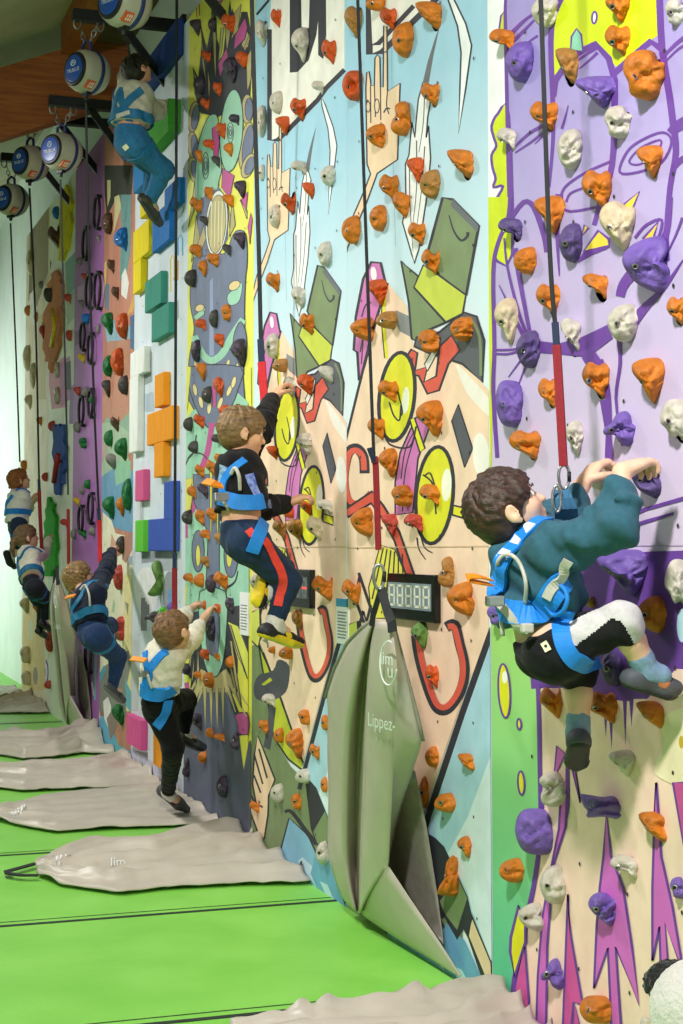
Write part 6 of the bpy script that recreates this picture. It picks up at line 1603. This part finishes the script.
# 4: curly blond, navy
J4 = jx(head=(79, 577, .46), neck=(86, 592, .46), pelvis=(91, 632, .45), shR=(97, 594, .42), shL=(90, 592, .43), elR=(107, 566, .26), wrR=(112, 551, .12), tipR=(118, 537, .03), elL=(106, 572, .22), wrL=(112, 556, .12), tipL=(117, 545, .04),
        hipR=(97, 637, .44), knR=(118, 657, .26), anR=(113, 686, .28), toeR=(126, 699, .17), hipL=(93, 634, .42), knL=(110, 626, .22), anL=(108, 636, .20), toeL=(118, 633, .05))
r4, t4, p4, I4 = person('curly blond child in navy reaching up beside the violet wall', J4, 1.0, .93, (1, .15, .35), (-.3, 0, 1), cloth('1c2338', .08, 60), cloth('243a62', .08, 60), ('a88250', '6e5030'), (mat('shoe_grey', '4a4c4e'), mat('sole_grey', '6a6c70', rough=.6), mat('shoe_dark_strap', '2a2c24')), .0075, 'e4b092', sleeve=.95, legcut=.92, hem=.86, sock=None, seed=4, curl_hair=.8)
b4 = bvh_of(t4, p4); harness(r4, b4, I4, blue=m_hd)
mb = MB(); mb.ribbon([onx(75, 596, .56), onx(70, 597, .58), onx(66, 598, .6)], [Vector((-.5, -.5, .8))] * 3, .03, .008); mb.build('pull_tab', m_orange, r4)
cord(r4, 'haul_loop', b4, [(80, 590), (85, 585), (89, 594), (90, 606)], [.03, .05, .05, .03], .007, m_tape)
# 5: cream top, ponytail
J5 = jx(head=(27, 537, .40), neck=(27, 551, .40), pelvis=(32, 583, .40), shR=(33, 557, .38), shL=(28, 554, .38), elR=(44, 553, .24), wrR=(49, 538, .12), tipR=(53, 526, .04), elL=(43, 556, .20), wrL=(47, 545, .12), tipL=(52, 540, .04),
        hipR=(35, 588, .40), knR=(48, 600, .24), anR=(44, 621, .26), toeR=(52, 628, .14), hipL=(33, 588, .38), knL=(43, 606, .26), anL=(40, 629, .26), toeL=(48, 635, .14))
r5, t5, p5, I5 = person('child in a cream top with a ponytail, touching the bright green board', J5, .9, .93, (1, .05, .1), (-.1, 0, 1), cloth('e0dccb', .05, 60), cloth('23262e', .08, 60), ('8a6a4a', '5c4430'), (mat('shoe_black', '222226'), m_gum, None), .009, 'e4b092', sleeve=.95, legcut=.95, hem=.86, seed=5, tail=[(0, -.1, 0, .03), (0, -.13, -.04, .028), (0, -.14, -.1, .022), (0, -.13, -.16, .012)])
b5 = bvh_of(t5, p5); harness(r5, b5, I5, blue=m_hd)
# 6: ginger hair, white tee
J6 = jx(head=(19, 480, .40), neck=(18, 493, .41), pelvis=(17, 522, .42), shR=(23, 497, .38), shL=(17, 495, .40), elR=(28, 508, .26), wrR=(35, 500, .14), tipR=(40, 490, .05), elL=(26, 506, .24), wrL=(33, 498, .12), tipL=(39, 487, .05),
        hipR=(19, 526, .42), knR=(21, 543, .32), anR=(11, 558, .40), toeR=(17, 567, .33), hipL=(17, 526, .40), knL=(17, 545, .34), anL=(9, 555, .42), toeL=(13, 566, .38))
r6, t6, p6, I6 = person('ginger-haired child in a white shirt, farthest along the wall', J6, .92, .9, (1, .05, .25), (-.2, 0, 1), cloth('ebe9e2', .04, 60), cloth('27364e', .08, 60), ('b06a34', '7c4420'), (mat('shoe_black', '222226'), m_gum, None), .009, 'e8b898', sleeve=.4, legcut=.3, hem=1.05, seed=6, wide=1.5, curl_hair=.55)
b6 = bvh_of(t6, p6); harness(r6, b6, I6)
# 7: jeans, high up
J7 = jx(head=(137, 70, .36), neck=(133, 87, .38), pelvis=(130, 136, .40), shR=(141, 95, .34), shL=(129, 91, .38), elR=(154, 112, .22), wrR=(162, 105, .12), tipR=(171, 96, .03), elL=(127, 80, .28), wrL=(127, 68, .2), tipL=(129, 56, .14),
        hipR=(134, 143, .38), knR=(164, 170, .18), anR=(150, 200, .24), toeR=(163, 222, .10), hipL=(130, 143, .36), knL=(156, 170, .16), anL=(148, 198, .18), toeL=(158, 214, .08))
r7, t7, p7, I7 = person('child in a pale top and blue jeans high on the block panel', J7, 1.12, .84, (.9, .3, .35), (-.2, 0, 1), cloth('c9c5b4', .06, 60), cloth('2f6f9e', .1, 50), ('2a2018', '17110c'), (mat('shoe_olive', '3a3a2c', rough=.6), m_gum, None), .0075, 'd8a080', sleeve=.95, legcut=.93, hem=.78, sock='b8b2a6', seed=7)
b7 = bvh_of(t7, p7); harness(r7, b7, I7, blue=m_hd)
band(r7, 'back_strap', b7, seen(b7, [(117, 122), (121, 111), (128, 102), (137, 94), (142, 90)]), .045, m_hd, .009); band(r7, 'back_strap', b7, seen(b7, [(121, 92), (122, 102), (127, 112), (131, 122)]), .04, m_hd, .009); band(r7, 'webbing', b7, seen(b7, [(118, 117), (124, 115), (130, 113)]), .025, m_tape, .006, off=.012)
sd_ = seen(b7, [(124, 149), (126, 147), (128, 145.5)]); lb = band(r7, 'woven_label', b7, sd_, .03, mat('cloth_label', 'eee8c8', rough=.8), .003, n=2)
# ---------- plush bear head at the bottom right corner ----------
c = onx(706, 1012, .22); root = empty('plush_toy', (c.x, c.y, 0)); Fp = Fld(np.array(c) - V3(.24, .24, .5), np.array(c) + V3(.2, .24, .22), .006)
I3_ = np.eye(3); Fp.ell(np.array(c), I3_, (.125, .13, .115), .01); Fp.cap(np.array(c), (c.x, c.y, .125), .11, .125, .03); Fp.ell(np.array(c) + V3(0, 0, -.2), I3_, (.13, .13, .16), .03); Fp.cap(np.array(c) + V3(-.08, -.04, -.14), np.array(c) + V3(-.14, -.08, -.27), .045, .05, .02); Fp.ripple(.002, 160, 2)
bd = Fp.obj('body', mat('white_fleece', 'dcd8d2', rough=.9, var=.04, scale=120, bump=.5, bscale=160, sheen=.4), root); zmin = min(v.co.z for v in bd.data.vertices); bd.data.transform(Matrix.Translation((0, 0, -min(0, zmin) if zmin < 0 else 0)))
def fur_ear(px, py, c_, rx, ry):
    e = onx(px, py, c_); rng = random.Random(3); Fe = Fld(np.array(e) - .12, np.array(e) + .12, .004); Rr = (np.array(RT), np.array(FW), np.array(UP))
    Fe.ell(np.array(e), Rr, (rx, .035, ry), .01)
    for i in range(420):
        a = rng.uniform(0, 6.283); b_ = rng.uniform(-1, 1); s_ = math.sqrt(1 - b_ * b_); d = Rr[0] * (rx * s_ * math.cos(a)) + Rr[1] * (.035 * b_) + Rr[2] * (ry * s_ * math.sin(a)); p = np.array(e) + d; Fe.cap(p, p + nrm(d) * .005 + V3(rng.uniform(-.004, .004), 0, rng.uniform(-.005, .003)), .007, .003, .002)
    return Fe.obj('ear', mat('black_fur', '1a1a1c', rough=.95, bump=.6, bscale=200, sheen=.3), root)
fur_ear(674, 982, .24, .066, .048); fur_ear(742, 985, .2, .05, .045)
tag(root, 'white fleece soft toy head with a black furry ear, bottom right corner', 'soft toy')
# ---------- camera and light ----------
cd = bpy.data.cameras.new('camera'); cam = bpy.data.objects.new('camera', cd); C.objects.link(cam); bpy.context.scene.camera = cam
cd.sensor_fit = 'VERTICAL'; cd.sensor_height = 36; cd.lens = FOC / H * 36; cd.clip_start = .05
cd.shift_x = -(PPX - 341.5) / H; cd.shift_y = (PPY - 512) / H
rot = Matrix((RT, UP, -FW)).transposed(); cam.matrix_world = Matrix.Translation(CAM) @ rot.to_4x4()
sc = bpy.context.scene
sc.view_settings.view_transform = 'Standard'; sc.view_settings.look = 'None'; sc.view_settings.gamma = 1; sc.view_settings.exposure = -0.16
try: sc.view_settings.use_curve_mapping = False
except Exception: pass
wd = bpy.data.worlds.new('world'); sc.world = wd; wd.use_nodes = True
wd.node_tree.nodes['Background'].inputs['Color'].default_value = (.95, 1, 1, 1); wd.node_tree.nodes['Background'].inputs['Strength'].default_value = .0
def area(name, loc, target, sx, sy, e, col=(1, 1, 1), spread=180):
    l = bpy.data.lights.new(name, 'AREA'); l.shape = 'RECTANGLE'; l.size = sx; l.size_y = sy; l.energy = e; l.color = col; l.spread = math.radians(spread)
    o = bpy.data.objects.new(name, l); C.objects.link(o); o.location = loc
    o.rotation_euler = (Vector(target) - Vector(loc)).to_track_quat('-Z', 'Y').to_euler(); return o
area('side_fill_light', (-8.6, 7, 2.0), (0, 7, .9), 14, 2.4, 40, (1, 1, .99), 130)  # broad soft fill added on the left; no window is modelled there
area('front_fill_light', (-4.6, -1.7, 2.6), (0, 7, .9), 3.4, 2.0, 34, (1, .98, .96), 120)  # fill added behind the camera to brighten the sides facing it
area('spot_row_light', (-2.5, 1.6, 4.4), (0, 4.6, 1.1), .3, .3, 150, (1, .97, .93), 130)
area('spot_row_light', (-2.6, 7.4, 4.4), (0, 7.0, .9), .4, .4, 58, (1, .97, .93), 120)
area('spot_row_light', (-2.6, 11.6, 4.4), (0, 10.4, .9), .4, .4, 60, (1, .97, .93), 120)
area('far_window_light', (-1.9, 19.5, 2.3), (.2, 19, 2.0), 4.5, 3.6, 115, (.97, 1, .98), 150)
